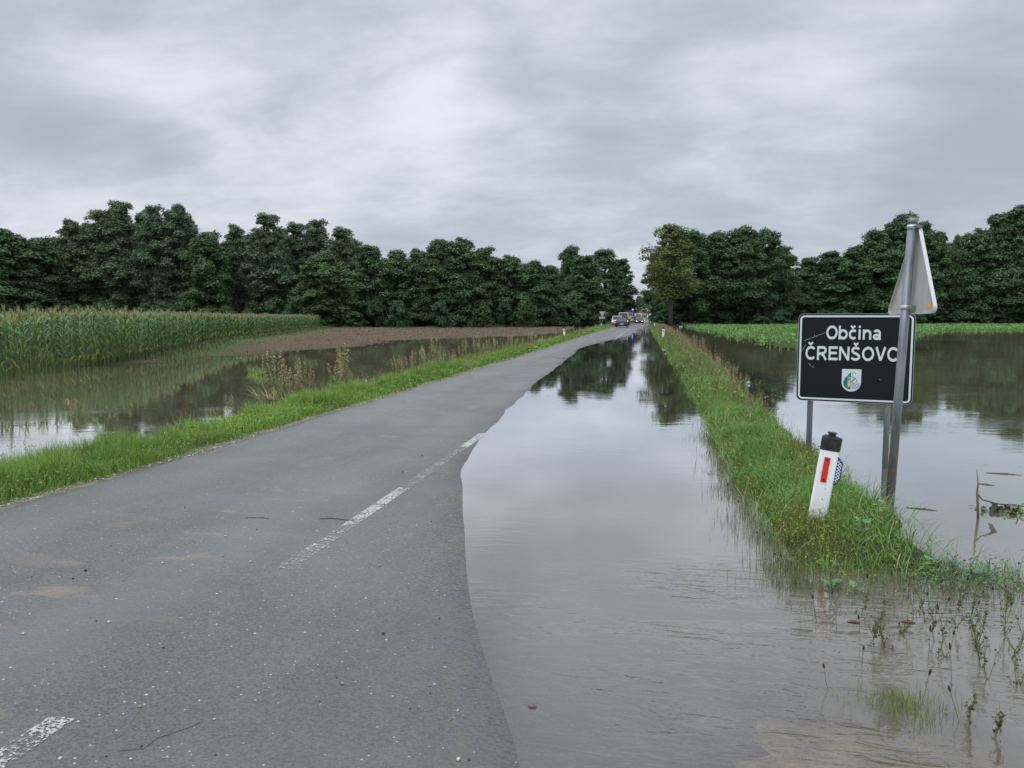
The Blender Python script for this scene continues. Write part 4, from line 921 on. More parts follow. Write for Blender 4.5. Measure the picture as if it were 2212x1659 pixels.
rim = MB(); vs, q = ribbon(rrect(-BW / 2, zb, BW / 2, zb + BH, .055), .004, True); b0 = [(p.x, -.0055, p.y) for p in vs] + [(p.x, .018, p.y) for p in vs]
nn = len(vs); rim.add(b0, q + [tuple(nn + i for i in f[::-1]) for f in q]); rim.build('edge_trim', mat('aluminium_edge', (.45, .46, .48), .4, .5, .6), S)
bo = MB(); vs, q = ribbon(rrect(-BW / 2 + .026, zb + .026, BW / 2 - .026, zb + BH - .026, .036), .019, True); bo.add([(p.x, -.0066, p.y) for p in vs], q); bo.build('border', M['white'], S)
U = lambda u: -BW / 2 + u * BW
Vv = lambda v: zb + v * BH
t1, w1 = text_mb('Občina', 0, 0, 1, 0); c1 = (.729 - .251) * BW / w1
t1, _ = text_mb('Občina', U(.251), Vv(.712), c1, -.0068, .147); t1.build('lettering', M['white'], S)
t2, w2 = text_mb('ČRENŠOVCI', 0, 0, 1, 0); c2 = (.912 - .071) * BW / w2
t2, _ = text_mb('ČRENŠOVCI', U(.071), Vv(.474), c2, -.0068, .149); t2.build('lettering', M['white'], S)
# crest: shield, green half leaf with wheat ear, half mill wheel, three dots, waves
em = {k: mat('crest_' + k, c, .45) for k, c in dict(white=(.62, .67, .68), green=(.006, .16, .115), gold=(.80, .60, .28), pale=(.42, .62, .40), dark=(.012, .015, .02), blue=(.06, .10, .30), sky=(.52, .60, .76)).items()}
ex = lambda x: U(.401) + (x - 255) / 845 * (.167 * BW)
ez = lambda y: Vv(.377) - (y - 425) / 975 * (.254 * BH)
sh = [(255, 425), (255, 1000)] + [(677 - 422 * math.cos(R_(a)), 1000 + 400 * math.sin(R_(a))) for a in range(10, 171, 10)] + [(1100, 1000), (1100, 425)]
shield = MB().prism([(ex(a), ez(b)) for a, b in sh], -.0072, -.0045).build('crest', em['white'], S)
def crest_part(name, polys, m, y=-.0079):
    mb = MB()
    for p in polys: mb.flat([(ex(a), ez(b)) for a, b in p], y)
    mb.build(name, em[m], shield)
leaf = [(660, 520), (600, 600), (545, 650), (530, 680), (470, 755), (435, 755), (370, 860), (350, 960), (325, 945), (322, 1020), (345, 1120), (400, 1215), (480, 1275), (570, 1305), (650, 1312)]
crest_part('green_leaf', [leaf], 'green')
crest_part('wheat_grain', [[(515, y), (570, y + 28), (630, y), (630, y + 50), (570, y + 88), (520, y + 50)] for y in (912, 988, 1058, 1125)], 'gold', -.0084)
crest_part('wheat_beard', [[(510, 770), (540, 760), (538, 870), (515, 875)], [(563, 725), (587, 725), (587, 905), (565, 905)], [(610, 765), (634, 760), (634, 870), (614, 875)]], 'pale', -.0084)
crest_part('dot', [arc(a, b, 22, 22, 0, 330, 11) for a, b in ((787, 556), (733, 611), (841, 611))], 'dark')
wq = MB()
def stroke(pts_, w__, y=-.0079):
    vs, q = ribbon(pts_, w__); wq.add([(ex(p.x), y, ez(p.y)) for p in vs], q)
stroke(arc(672, 1000, 243, 243, -88, 5, 16), 20)
for a in (-88, -66, -42, -20, -3): stroke([(672 + 240 * math.cos(R_(a)), 1000 + 240 * math.sin(R_(a))), (672 + 282 * math.cos(R_(a)), 1000 + 282 * math.sin(R_(a)))], 16, -.0081)
stroke([(680, 950), (830, 810)], 18, -.0082); stroke([(690, 985), (850, 840)], 18, -.0083); stroke([(680, 980), (720, 1030)], 18, -.0082); stroke([(710, 985), (780, 1050)], 18, -.0084)
wq.build('mill_wheel', em['dark'], shield)
crest_part('water_field', [[(682, 1045), (1065, 1045), (1050, 1150), (990, 1250), (682, 1250)]], 'sky', -.0076)
wq = MB()
for y0, x1 in ((1065, 1060), (1150, 1040), (1240, 985)):
    stroke([(685 + (x1 - 685) * i / 16, y0 + 14 * math.sin(i / 16 * 4 * math.pi + .3)) for i in range(17)], 24, -.0085)
wq.build('waves', em['blue'], shield)
sc = MB()
for pts_ in ([(.055, .69), (.16, .745), (.25, .79)], [(.02, .55), (.045, .59), (.07, .645)], [(.10, .44), (.125, .40)], [(.13, .395), (.15, .385)], [(.145, .735), (.15, .765)], [(.85, .16), (.875, .17)], [(.72, .27), (.74, .265)]):
    vs, q = ribbon([(U(a), Vv(b)) for a, b in pts_], .0022); sc.add([(p.x, -.0072, p.y) for p in vs], q)
sc.build('scratch', M['white'], S)
for u in (.125, .80):
    p = MB().tube([(U(u), .045, -.35), (U(u), .045, zb + BH - .04)], .030, 14).build('post', M['steel'], S, True)
    for v in (.12, .88):
        MB().lathe([(.034, -.018), (.0345, -.018), (.0345, .018), (.034, .018)], 14, (U(u), .045, Vv(v))).build('clamp', M['steel'], p)

# ------------------------------------------------------------------ back of the triangular sign on its leaning pole
def at(px, py, D):
    Fv = Vector((-math.sin(YAW) * math.cos(PITCH), math.cos(YAW) * math.cos(PITCH), -math.sin(PITCH))); Uv = Rh.cross(Fv)
    return Vector((0, 0, EYE)) + (Fv + Rh * ((px - 1106) / 1661) + Uv * ((829.5 - py) / 1661)) * D
pb = at(1923, 1075, 6.60); pt = at(1972, 472, 6.42)
up = (pt - pb).normalized(); base = pb - up * .4
Tn_ = empty('warning_sign', (pb.x, pb.y, pb.z)); tag(Tn_, 'weathered grey back of a triangular road sign on a leaning galvanised pole', 'road sign')
PL = (pt - pb).length
qz = Vector((0, 0, 1)).rotation_difference(up); Tn_.rotation_mode = 'QUATERNION'; Tn_.rotation_quaternion = qz
k = NM('muddy_pole'); n1 = k.noise(k.obj((1, 1, .15)), 14, 4, .6, .3); sx = k.new('ShaderNodeSeparateXYZ', {0: k.obj()})
low = k.mr(sx.outputs[2], .75, .35, 0, 1); n2 = k.noise(k.obj((3, 3, .8)), 11, 4, .6)
c_ = k.mix(k.mr(n1, .35, .65), (.115, .130, .145), (.235, .255, .275)); c_ = k.mix(k.math('MULTIPLY', low, k.mr(n2, .53, .60)), c_, (.28, .19, .11)); k.set(col=c_, rough=.42, metal=.3)
pole = MB().tube([(0, 0, -.45), (0, 0, PL)], .036, 20).build('pole', k.m, Tn_, True)
MB().lathe([(.0365, PL - .045), (.038, PL - .045), (.038, PL + .003), (.010, PL + .005)], 20).build('cap', M['steel'], pole, True)
th = R_(94)
tdir = (Rh * math.cos(th) - Fh * math.sin(th)); tdir = (qz.inverted() @ tdir).normalized(); tdir.z = 0; tdir.normalize()
ndir = Vector((0, 0, 1)).cross(tdir)          # one face normal, choose the side turned from the pole
if (qz @ ndir).dot(Rh) < 0: ndir = -ndir
Mt = Matrix((tdir, ndir, Vector((0, 0, 1)))).transposed().to_4x4()
zb_ = PL - .79; TS = .90; TH = TS * math.sqrt(3) / 2
def tri_round(s_, r, z0):
    c = [(-s_ / 2, z0), (s_ / 2, z0), (0, z0 + s_ * math.sqrt(3) / 2)]; cen = (0, z0 + s_ * math.sqrt(3) / 6); p = []
    for (x, z), a0 in zip(c, (150, 270, 30)):
        d = Vector((cen[0] - x, cen[1] - z)).normalized(); ccx, ccz = x + d.x * 2 * r, z + d.y * 2 * r
        p += [(ccx + r * math.cos(R_(a0 + 120 * i / 6)), ccz + r * math.sin(R_(a0 + 120 * i / 6))) for i in range(7)]
    return p
yo = .055
def place(o): o.matrix_local = Mt @ Matrix.Identity(4)
pl = MB().prism(tri_round(TS, .04, zb_), yo, yo + .003).build('plate', M['plateback'], Tn_); place(pl)
ou = tri_round(TS + .006, .042, zb_ - .002); mb = MB(); n_ = len(ou)
vs, q = ribbon(ou, .004, True); mb.add([(p.x, yo - .024, p.y) for p in vs] + [(p.x, yo + .006, p.y) for p in vs], q + [tuple(2 * n_ + i for i in f[::-1]) for f in q])
for s_ in (0, 1):
    ids = [2 * i + s_ for i in range(n_)]; b = 0
    mb.f += [(ids[i], ids[(i + 1) % n_], 2 * n_ + ids[(i + 1) % n_], 2 * n_ + ids[i]) for i in range(n_)]
fl = mb.build('rim', mat('rim_grey', (.56, .56, .54), .5, .5, .2), Tn_); place(fl)
for z in (PL - .07, zb_ + .05):
    cl = MB().lathe([(.0375, z - .017), (.040, z - .017), (.040, z + .017), (.0375, z + .017)], 20)
    cl.build('clamp', mat('clamp_alu', (.50, .51, .52), .4, .5, .4), Tn_, True)
    mb = MB().box((.052, yo * .55, z), (.03, .045, .026)).box((-.052, yo * .55, z), (.02, .045, .026)).lathe([(.006, -.03), (.006, .03)], 8, (.062, .02, z), 'y'); o = mb.build('bolt_bracket', M['steel'], Tn_); place(o)
o = MB().box((.30, yo - .0015, zb_ + .065), (.07, .002, .045)).build('sticker', mat('orange_sticker', (.75, .33, .03), .5), Tn_); place(o)
# the front faces away: white field, red border
o = MB().prism(tri_round(TS - .03, .035, zb_ + .008), yo + .0035, yo + .005).build('front_face', mat('red_film', (.5, .02, .015), .4), Tn_); place(o)
o = MB().prism(tri_round(TS - .20, .03, zb_ + .058), yo + .0055, yo + .0065).build('front_field', M['white'], Tn_); place(o)

# ------------------------------------------------------------------ roadside marker posts
wp = NM('marker_plastic'); n1 = wp.noise(wp.obj((1, 1, .3)), 18, 4, .6); sx = wp.new('ShaderNodeSeparateXYZ', {0: wp.obj()})
fl_ = wp.noise(wp.obj(), 34, 2, .5); c_ = wp.mix(wp.mr(sx.outputs[2], .30, .0, 0, .45), (.86, .88, .88), (.60, .57, .48))
c_ = wp.mix(wp.math('MULTIPLY', wp.math('GREATER_THAN', fl_, .715), wp.mr(sx.outputs[2], .52, .45)), c_, (.03, .04, .05)); wp.set(col=c_, rough=.38)
rubber = m_mottle('black_rubber', (.012, .013, .015), (.035, .038, .042), 20, .6, .4)
redr = mat('red_reflector', (.72, .025, .012), .25, .6); blk = mat('black_plastic', (.012, .012, .016), .4)
def ck():
    k = NM('blue_white_prisms'); c = k.new('ShaderNodeTexChecker', {'Vector': k.obj(), 'Scale': 85.0, 'Color1': (.015, .03, .20, 1), 'Color2': (.75, .82, .95, 1)}); k.set(col=c.outputs[0], rough=.2, spec=.8); return k.m
prism_m = ck()
def marker(height, refl, wing):
    S = empty('marker_post'); wd = .135; dp = .10
    def sec(z, w_, d_): return [(-w_ / 2 + .012, -d_ / 2, z), (w_ / 2 - .012, -d_ / 2, z), (w_ / 2, -d_ / 2 + .02, z), (w_ / 2 - .03, d_ / 2, z), (-w_ / 2 + .03, d_ / 2, z), (-w_ / 2, -d_ / 2 + .02, z)]
    def loft(levels):
        mb = MB(); vs = []
        for z, w_, d_ in levels: vs += sec(z, w_, d_)
        m_ = len(levels); fs = [(i * 6 + k, i * 6 + (k + 1) % 6, (i + 1) * 6 + (k + 1) % 6, (i + 1) * 6 + k) for i in range(m_ - 1) for k in range(6)] + [(5, 4, 3, 2, 1, 0), tuple((m_ - 1) * 6 + k for k in range(6))]
        return mb.add(vs, fs)
    hc = height - .125
    loft([(-.25, wd * .98, dp), (hc + .02, wd, dp)]).build('body', wp.m, S, bevel=.003)
    cap = loft([(hc, wd + .008, dp + .008), (hc + .095, wd + .010, dp + .01), (hc + .104, wd + .004, dp + .004)]).build('cap', rubber, S, bevel=.003)
    MB().lathe([(.026, hc + .108), (.026, hc + .122), (.034, hc + .124), (.034, hc + .133), (.006, hc + .134)], 16).build('knob', rubber, cap)
    r0 = MB().box((-.008 if wing else 0, -dp / 2 - .003, hc - .145), (.042, .006, .19)).build('reflector', redr if refl else blk, S, bevel=.001)
    if wing:
        for z in (hc - .068, hc - .222): MB().lathe([(.008, -dp / 2 - .009), (.008, -dp / 2 - .005)], 8, (-.008, 0, z), 'y').build('screw', blk, r0)
        pts_ = [(0, .02), (.024, .0), (.046, -.03), (.046, -.150), (.028, -.185), (0, -.205)]
        wf = MB().prism([(wd / 2 - .004 + a, hc - .055 + b) for a, b in pts_], -.02, .012).build('side_reflector_frame', blk, S, bevel=.002)
        pts2 = [(.008, -.004), (.022, -.010), (.038, -.034), (.038, -.147), (.024, -.174), (.008, -.186)]
        MB().prism([(wd / 2 - .004 + a, hc - .055 + b) for a, b in pts2], -.0235, -.0205).build('prism_panel', prism_m, wf)
        MB().prism([(wd / 2 - .004 + a, hc - .055 + b) for a, b in pts2], .0125, .0150).build('prism_panel', prism_m, wf)
    return S
mp = marker(.70, True, True); b_ = gp(1761, 1131, .045)
mp.location = (b_[0], b_[1], .045); face = math.atan2(b_[1], b_[0]) - math.pi / 2
mp.rotation_euler = Matrix.Rotation(face + R_(4), 4, 'Z').to_euler()
mp.matrix_world = Matrix.Translation((b_[0], b_[1], .045)) @ Matrix.Rotation(R_(8), 4, (math.cos(face) * 0 - math.sin(-face) * 0 + (b_[1] * -0) - math.sin(face), math.cos(face), 0)) @ Matrix.Rotation(face + R_(6), 4, 'Z')
tag(mp, 'leaning white marker post with black cap and red reflector in the near grass', 'marker post')
mq = marker(.80, False, False)
for i, (px, py, h0, lb) in enumerate([(1432, 732, .85, 'white marker post on the right verge, nearest of the distant ones'), (1414, 707.6, .8, 'small white marker post on the right verge, second along it beyond the near ones'), (1405, 698.9, .8, 'farthest tiny white marker post on the right verge by the red car'),
                                  (1219.6, 729.7, .85, 'white marker post with black cap among the seed heads on the left verge'), (1298.5, 707, .75, 'small white marker post on the left verge below the distant triangular sign')]):
    o = mq if i == 0 else copy_tree(mq); x, y = gp(px, py, .05); o.location = (x, y, gz(x, y)); s = h0 / .8; o.scale = (s * 1.05, s, s); o.rotation_euler = (0, R_([3, -2, 0, -5, 2][i]), R_([0, 5, 0, 8, 0][i])); tag(o, lb, 'marker post', 'distant marker posts')

# distant give-way sign seen from behind with two direction plates
x, y = -6.75, 121.0; G = empty('give_way_sign', (x, y, gz(x, y))); tag(G, 'pale back of a point-down triangular sign over two small plates on the far left verge', 'road sign')
MB().tube([(0, 0, -.3), (0, 0, 2.35)], .04, 8).build('pole', M['steel'], G)
MB().prism([(-.46, 2.45), (.46, 2.45), (.47, 2.40), (.03, 1.66), (-.03, 1.66), (-.47, 2.40)], -.06, -.05).build('plate', M['plateback'], G)
for s_ in (-1, 1): MB().box((s_ * .25 - .02, -.06, 1.48 + .02 * s_), (.42, .012, .30), None).build('direction_plate', M['plateback'], G)
MB().tube([(-.35, .02, -.3), (-.35, .02, 1.4)], .03, 8).build('support', M['steel'], G)

# ------------------------------------------------------------------ vehicles
glass = mat('dark_glass', (.02, .025, .03), .08, .8); tyre = mat('tyre', (.015, .015, .016), .8); rimm = mat('alloy_rim', (.45, .46, .48), .35, .5, .7)
trim = mat('black_trim', (.02, .02, .022), .6); plate_m = mat('number_plate', (.75, .76, .75), .5)
def vehicle(name, L, W, H, paint, hood=.30, boot=.12, rake_f=.14, rake_r=.09, belt=.56, van=False, rear_light=(.45, .01, .01), lit_rear=None, head=None, clear=.18):
    """car along +y (front at +y), origin at ground centre"""
    S = empty(name); zb0 = clear; zB = H * belt; hw = W / 2
    # body: lofted cross-sections along the length
    st = [(-.5, .80, .86), (-.485, .93, .97), (-.40, .99, 1.0), (-.2, 1, 1.0), (.15, 1, 1.0), (.38, .99, .92 if not van else .98), (.46, .93, .84 if not van else .92), (.495, .80, .72), (.5, .74, .62)]
    vs = []; 
    for t, kw, kz in st:
        y = t * L; w_ = hw * kw; zt = zb0 + (zB - zb0) * kz
        vs += [(-w_ * .90, y, zb0), (-w_, y, zb0 + .12), (-w_, y, zt * .72), (-w_ * .94, y, zt), (w_ * .94, y, zt), (w_, y, zt * .72), (w_, y, zb0 + .12), (w_ * .90, y, zb0)]
    m_ = len(st); fs = [(i * 8 + k, (i + 1) * 8 + k, (i + 1) * 8 + (k + 1) % 8, i * 8 + (k + 1) % 8) for i in range(m_ - 1) for k in range(8)] + [tuple(range(8)), tuple(range(m_ * 8 - 1, m_ * 8 - 9, -1))]
    body = MB().add(vs, fs).build('body', paint, S, bevel=.03)
    # cabin
    y0, y1 = -L / 2 + boot * L * .3, L / 2 - hood * L; t0, t1 = y0 + rake_r * L, y1 - rake_f * L; bw, tw = hw * .93, hw * (.76 if not van else .86); zt = H
    cv = [(-bw, y0, zB - .02), (bw, y0, zB - .02), (bw, y1, zB - .05), (-bw, y1, zB - .05), (-tw, t0, zt), (tw, t0, zt), (tw, t1, zt), (-tw, t1, zt)]
    cab = MB().add(cv, [(0, 1, 5, 4), (1, 2, 6, 5), (2, 3, 7, 6), (3, 0, 4, 7), (4, 5, 6, 7), (3, 2, 1, 0)]).build('roof', paint, S, bevel=.05)
    def pane(nm_, a, b, c, d, nrm, lo=.10, hi=.80, sd_=.08, m=glass, par=None):
        a, b, c, d = map(Vector, (a, b, c, d)); n_ = Vector(nrm).normalized() * .008
        P = lambda u, v: (a * (1 - u) + b * u) * (1 - v) + (d * (1 - u) + c * u) * v
        q0 = [P(sd_, lo) + n_, P(1 - sd_, lo) + n_, P(1 - sd_, hi) + n_, P(sd_, hi) + n_]; q1 = [p - n_ * 2 for p in q0]
        return MB().add(q0 + q1, [(0, 1, 2, 3), (7, 6, 5, 4), (0, 4, 5, 1), (1, 5, 6, 2), (2, 6, 7, 3), (3, 7, 4, 0)]).build(nm_, m, par or S)
    pane('rear_window', cv[0], cv[1], cv[5], cv[4], (0, -1, .6), .14, .88)
    pane('windscreen', cv[3], cv[2], cv[6], cv[7], (0, 1, .6), .08, .92)
    for s_, (i0, i1, i2, i3) in ((1, (1, 2, 6, 5)), (-1, (0, 3, 7, 4))):
        pane('side_window', cv[i0], cv[i1], cv[i2], cv[i3], (s_, 0, .2), .14, .86, .07)
        MB().box((s_ * (bw + .10), y1 - .12 * L * .4, zB + .03), (.17, .09, .12), None, .02).build('mirror', paint, S)
        zl = zB * .78
        rl = MB().box((s_ * hw * .74, -L / 2 - .005 + .02, zl), (hw * .36, .07, .16), None, .01).build('tail_light', mat('tail_lamp', rear_light, .3, .5), S)
        if lit_rear and s_ in lit_rear[0]:
            MB().box((s_ * hw * .78, -L / 2 - .022, zl), (hw * .22, .012, .10)).build('lit_lens', mat('lit_lens', (1, .5, .2), .3, .5, 0, lit_rear[1], lit_rear[2]), rl)
        hl = MB().blob((s_ * hw * .66, L / 2 - .10, zB * .66), (hw * .20, .12, .085), 1, 10, 6, 0).build('headlight', mat('head_lamp', (.6, .6, .58), .15, .6, 0, *((head[0], head[1]) if head else (None, 0))), S)
    MB().box((0, -L / 2 - .01, zb0 + .17), (W * .88, .10, .20), None, .03).build('rear_bumper', paint if van else trim, S)
    MB().box((0, -L / 2 - .065, zb0 + .32), (.52, .012, .115)).build('number_plate', plate_m, S)
    MB().box((0, L / 2 + .0, zb0 + .14), (W * .80, .10, .22), None, .03).build('front_bumper', trim, S)
    MB().box((0, L / 2 + .006, zb0 + .36), (W * .40, .03, .12)).build('grille', trim, S)
    wr = .33 * (1.08 if van else 1)
    for yy in (-L * .30, L * .31):
        for s_ in (-1, 1):
            wgt = MB().lathe([(wr * .62, -.11), (wr * .95, -.11), (wr, -.07), (wr, .07), (wr * .95, .11), (wr * .62, .11)], 20, (s_ * (hw - .10), yy, wr), 'x').build('tyre', tyre, S, True)
            MB().lathe([(.03, -.02), (wr * .60, 0), (wr * .64, .02)] if s_ < 0 else [(wr * .64, -.02), (wr * .60, 0), (.03, .02)], 14, (s_ * (hw + .004), yy, wr), 'x').build('rim', rimm, wgt)
    return S
def paintm(n, c, r=.25): return mat(n, c, r, .6, .1)
def put(o, x, y, label, cat, rz=0, group=None): o.location = (x, y, gz(x, y) if x < XL else float(rzf(np.array([x]), np.array([y]))[0])); o.rotation_euler = (0, 0, rz); tag(o, label, cat, group); return o
AM = (1, .42, .08)
put(vehicle('hatchback_car', 4.3, 1.80, 1.45, paintm('black_paint', (.012, .014, .022)), .26, .3, .15, .13), -3.55, 115.4, 'black hatchback with unlit red tail lamps, nearest vehicle on the road ahead', 'car', R_(1))
put(vehicle('estate_car', 4.7, 1.86, 1.66, paintm('silver_paint', (.52, .54, .56)), .26, .1, .14, .05, .58, lit_rear=((-1, ), AM, 7)), -4.75, 129, 'silver-white estate car with glowing orange lamp left of the black hatchback', 'car', R_(2))
put(vehicle('estate_car', 4.7, 1.86, 1.82, paintm('navy_paint', (.02, .03, .09)), .25, .1, .14, .05, .56, lit_rear=((1, ), AM, 9)), -3.95, 137, 'navy blue car with glowing orange lamp just behind the black hatchback', 'car')
put(vehicle('panel_van', 5.2, 1.98, 2.25, paintm('white_paint', (.72, .74, .76)), .16, .02, .12, .02, .55, van=True), -4.15, 147, 'white-roofed van standing behind the silver and navy cars', 'van')
put(vehicle('hatchback_car', 4.1, 1.74, 1.50, paintm('dark_red_paint', (.13, .012, .02)), .27, .2, .15, .10, head=((1, .80, .45), 9)), -1.45, 171.5, 'dark red car facing the camera with both headlights on', 'car', math.pi)
put(vehicle('panel_van', 4.6, 1.85, 2.3, paintm('van_white_paint', (.70, .72, .73)), .18, .02, .12, .04, .52, van=True), -2.0, 198, 'white van with a rounded roof behind the dark red car', 'van', math.pi)
o = put(vehicle('light_trailer', 2.6, 1.5, 1.55, paintm('beige_paint', (.50, .48, .40)), .1, .1, .05, .05, .6), -3.45, 184, 'small beige vehicle under the fire engine between the parked cars and the red car', 'car')
# fire engine
FE = empty('fire_engine', (-4.35, 205, float(rzf(np.array([-4.35]), np.array([205.]))[0]))); tag(FE, 'red fire engine with a glowing blue roof beacon behind the parked cars', 'fire engine')
redp = paintm('fire_red', (.36, .018, .015)); 
MB().box((0, 1.0, 1.85), (2.4, 5.0, 2.5), None, .06).build('rear_box', redp, FE, bevel=.04)
cabm = MB().prism([(4.2, .6), (6.0, .6), (6.05, 1.6), (5.6, 2.8), (4.2, 2.9)], -1.15, 1.15); cabm.v = [(b, a - .5, c) for a, b, c in cabm.v]; cabm.build('cab', redp, FE, bevel=.05)
MB().box((0, -1.53, 1.75), (1.9, .06, 1.9)).build('rear_shutter', mat('shutter_grey', (.38, .39, .40), .4, .5, .5), FE)
MB().box((0, 1.0, .95), (2.44, 5.04, .14)).build('stripe', mat('white_stripe', (.75, .75, .75), .4), FE)
for s_ in (-1, 1): MB().box((s_ * 1.0, -1.55, 1.0), (.2, .08, .35)).build('tail_light', mat('tail_lamp', (.45, .01, .01), .3), FE)
MB().box((.2, 4.4, 3.0), (1.4, .5, .14)).build('light_bar', trim, FE)
MB().blob((.85, -1.2, 3.28), (.15, .15, .17), 3, 12, 8, 0).build('beacon', mat('blue_beacon', (.05, .15, 1), .3, .5, 0, (.05, .20, 1), 8), FE, True)
MB().lathe([(.18, 3.05), (.18, 3.14)], 10, (.85, -1.2, 0)).build('beacon_base', trim, FE)
for yy in (-.2, 4.3):
    for s_ in (-1, 1):
        wgt = MB().lathe([(.3, -.15), (.48, -.15), (.5, -.1), (.5, .1), (.48, .15), (.3, .15)], 18, (s_ * 1.02, yy, .5), 'x').build('tyre', tyre, FE); MB().lathe([(.05, -.02), (.30, .02)], 12, (s_ * 1.17, yy, .5), 'x').build('rim', rimm, wgt)

# ------------------------------------------------------------------ people by the cars
skin = mat('skin', (.42, .26, .19), .55)
def person(name, loc, rz, coat, trousers, hat, H=1.76, arms=(-.25, .5), label='', stride=.08):
    S = empty(name, loc, rz)
    def skin_obj(nm_, verts, edges, rads, m, par, root=0, lv=1):
        me = bpy.data.meshes.new(nm_); me.from_pydata(verts, edges, []); me.materials.append(m); o = link(me, nm_, par)
        md_ = o.modifiers.new('skin', 'SKIN'); md_.use_smooth_shade = True
        for i, r in enumerate(rads): me.skin_vertices[0].data[i].radius = (r, r)
        me.skin_vertices[0].data[root].use_root = True
        s_ = o.modifiers.new('sub', 'SUBSURF'); s_.levels = lv; s_.render_levels = lv; return o
    k = H / 1.76
    v = []; e = []; r = []
    def nd(p, rad, par=None):
        v.append(tuple(Vector(p) * k)); r.append(rad * k)
        if par is not None: e.append((par, len(v) - 1))
        return len(v) - 1
    hip = nd((0, 0, .95), .135); wst = nd((0, .01, 1.10), .125, hip); ch = nd((0, .0, 1.30), .150, wst); nk = nd((0, .0, 1.47), .065, ch); hd = nd((0, .015, 1.60), .085, nk); nd((0, .01, 1.70), .075, hd)
    for s_, a in ((-1, arms[0]), (1, arms[1])):
        sh_ = nd((s_ * .185, 0, 1.42), .065, ch); el = nd((s_ * .24, .02 + a * .10, 1.15), .048, sh_); wr_ = nd((s_ * .24, .06 + a * .34, .93 + abs(a) * .25), .034, el); pm = nd((s_ * .235, .08 + a * .42, .86 + abs(a) * .28), .032, wr_)
        for f_ in range(4):
            a1 = nd((s_ * (.235 + .0), .07 + a * .42 + .02 * (f_ - 1.5), .80 + abs(a) * .28), .011, pm); nd((s_ * .225, .08 + a * .44 + .02 * (f_ - 1.5), .765 + abs(a) * .28 + .004 * abs(f_ - 1.5)), .008, a1)
        t_ = nd((s_ * .215, .12 + a * .42, .83 + abs(a) * .28), .011, pm)
        hp = nd((s_ * .095, 0, .90), .095, hip); kn = nd((s_ * .105, .03 + s_ * stride, .50), .062, hp); an = nd((s_ * .11, s_ * stride * 1.6 - .02, .09), .042, kn); nd((s_ * .115, s_ * stride * 1.6 + .13, .035), .038, an)
    bd = skin_obj('body', v, e, r, skin, S)
    # coat with sleeves, trousers as clothing over the same skeleton
    def sub(ids_fn, scale, m, nm_):
        keep = [i for i in range(len(v)) if ids_fn(Vector(v[i]) / k)]; mp_ = {a: b for b, a in enumerate(keep)}
        ee = [(mp_[a], mp_[b]) for a, b in e if a in mp_ and b in mp_]
        return skin_obj(nm_, [v[i] for i in keep], ee, [r[i] * scale for i in keep], m, bd)
    sub(lambda p: (p.z > .92 and p.z < 1.46 and abs(p.x) < .3 and not (abs(p.x) > .2 and p.z < .90)) , 1.18, coat, 'jacket')
    sub(lambda p: p.z < .96 and p.z > .0 and abs(p.x) < .2, 1.18, trousers, 'trousers')
    hm = MB().blob((0, .01, 1.66 * k), (.115, .135, .12), 2, 12, 8, 0).build('helmet' if hat[0] else 'hair', hat[1], bd, True)
    MB().blob((0, .115 * k, 1.60 * k), (.012, .02, .018), 2, 6, 4, 0).build('nose', skin, bd)
    for s_ in (-1, 1): MB().blob((s_ * .032 * k, .098 * k, 1.625 * k), (.010, .008, .007), 2, 6, 4, 0).build('eye', trim, bd); MB().blob((s_ * .088 * k, .01, 1.61 * k), (.012, .02, .03), 2, 6, 4, 0).build('ear', skin, bd)
    MB().blob((0, .103 * k, 1.562 * k), (.022, .006, .006), 2, 6, 4, 0).build('mouth', mat('lips', (.35, .12, .10), .5), bd)
    tag(S, label, 'person'); return S
hiv = mat('hi_vis_yellow', (.62, .80, .06), .6); navy = mat('dark_cloth', (.02, .022, .035), .8); olive = mat('olive_cloth', (.06, .055, .035), .8)
rz_ = lambda x, y: float(rzf(np.array([x]), np.array([y]))[0])
person('person', (-3.18, 152, rz_(-3.18, 152)), R_(200), hiv, navy, (True, mat('white_helmet', (.7, .7, .68), .4)), 1.80, (.2, .6), 'person in a yellow hi-vis jacket beside the navy car')
person('person', (-2.62, 181, rz_(-2.62, 181)), R_(160), olive, navy, (False, mat('dark_hair', (.03, .02, .015), .8)), 1.80, (-.1, .3), 'dark-clothed person standing left of the red car with headlights')

# ------------------------------------------------------------------ village at the end of the road
wallm = m_mottle('cream_render', (.62, .62, .58), (.72, .71, .67), 2, .8); roofm = m_mottle('brown_tiles', (.16, .085, .06), (.26, .15, .11), 6, .8, .2, 0, .4, (1, 6, 6)); gl2 = mat('window_glass', (.05, .06, .07), .1)
def house(name, x, y, W, D, hw, ha, label, rot=0, nwin=2):
    S = empty(name, (x, y, gz(x, y)), rot); tag(S, label, 'house')
    MB().prism([(-W / 2, -.5), (W / 2, -.5), (W / 2, hw), (0, ha - .12), (-W / 2, hw)], 0, D).build('wall', wallm, S)
    t_ = .16; ov = .35; sl = (ha - hw) / (W / 2)
    for s_ in (-1, 1):
        MB().prism([(0, ha), (s_ * (W / 2 + ov), hw - ov * sl), (s_ * (W / 2 + ov), hw - ov * sl + t_), (0, ha + t_)], -.5, D + .5).build('roof_side', roofm, S)
    for i in range(nwin):
        f = MB().box(((i - (nwin - 1) / 2) * W / (nwin + .5), -.03, 1.5), (1.1, .08, 1.2)).build('window', mat('window_frame', (.6, .6, .58), .5), S); MB().box(((i - (nwin - 1) / 2) * W / (nwin + .5), -.08, 1.5), (.9, .03, 1.0)).build('pane', gl2, f)
    c = MB().box((W * .22, D * .5, ha - .1), (.6, .6, 1.3)).build('chimney', mat('chimney_brick', (.3, .16, .12), .8), S); return S
hx = lambda xc, D: (xc - 1422) * D / 22313
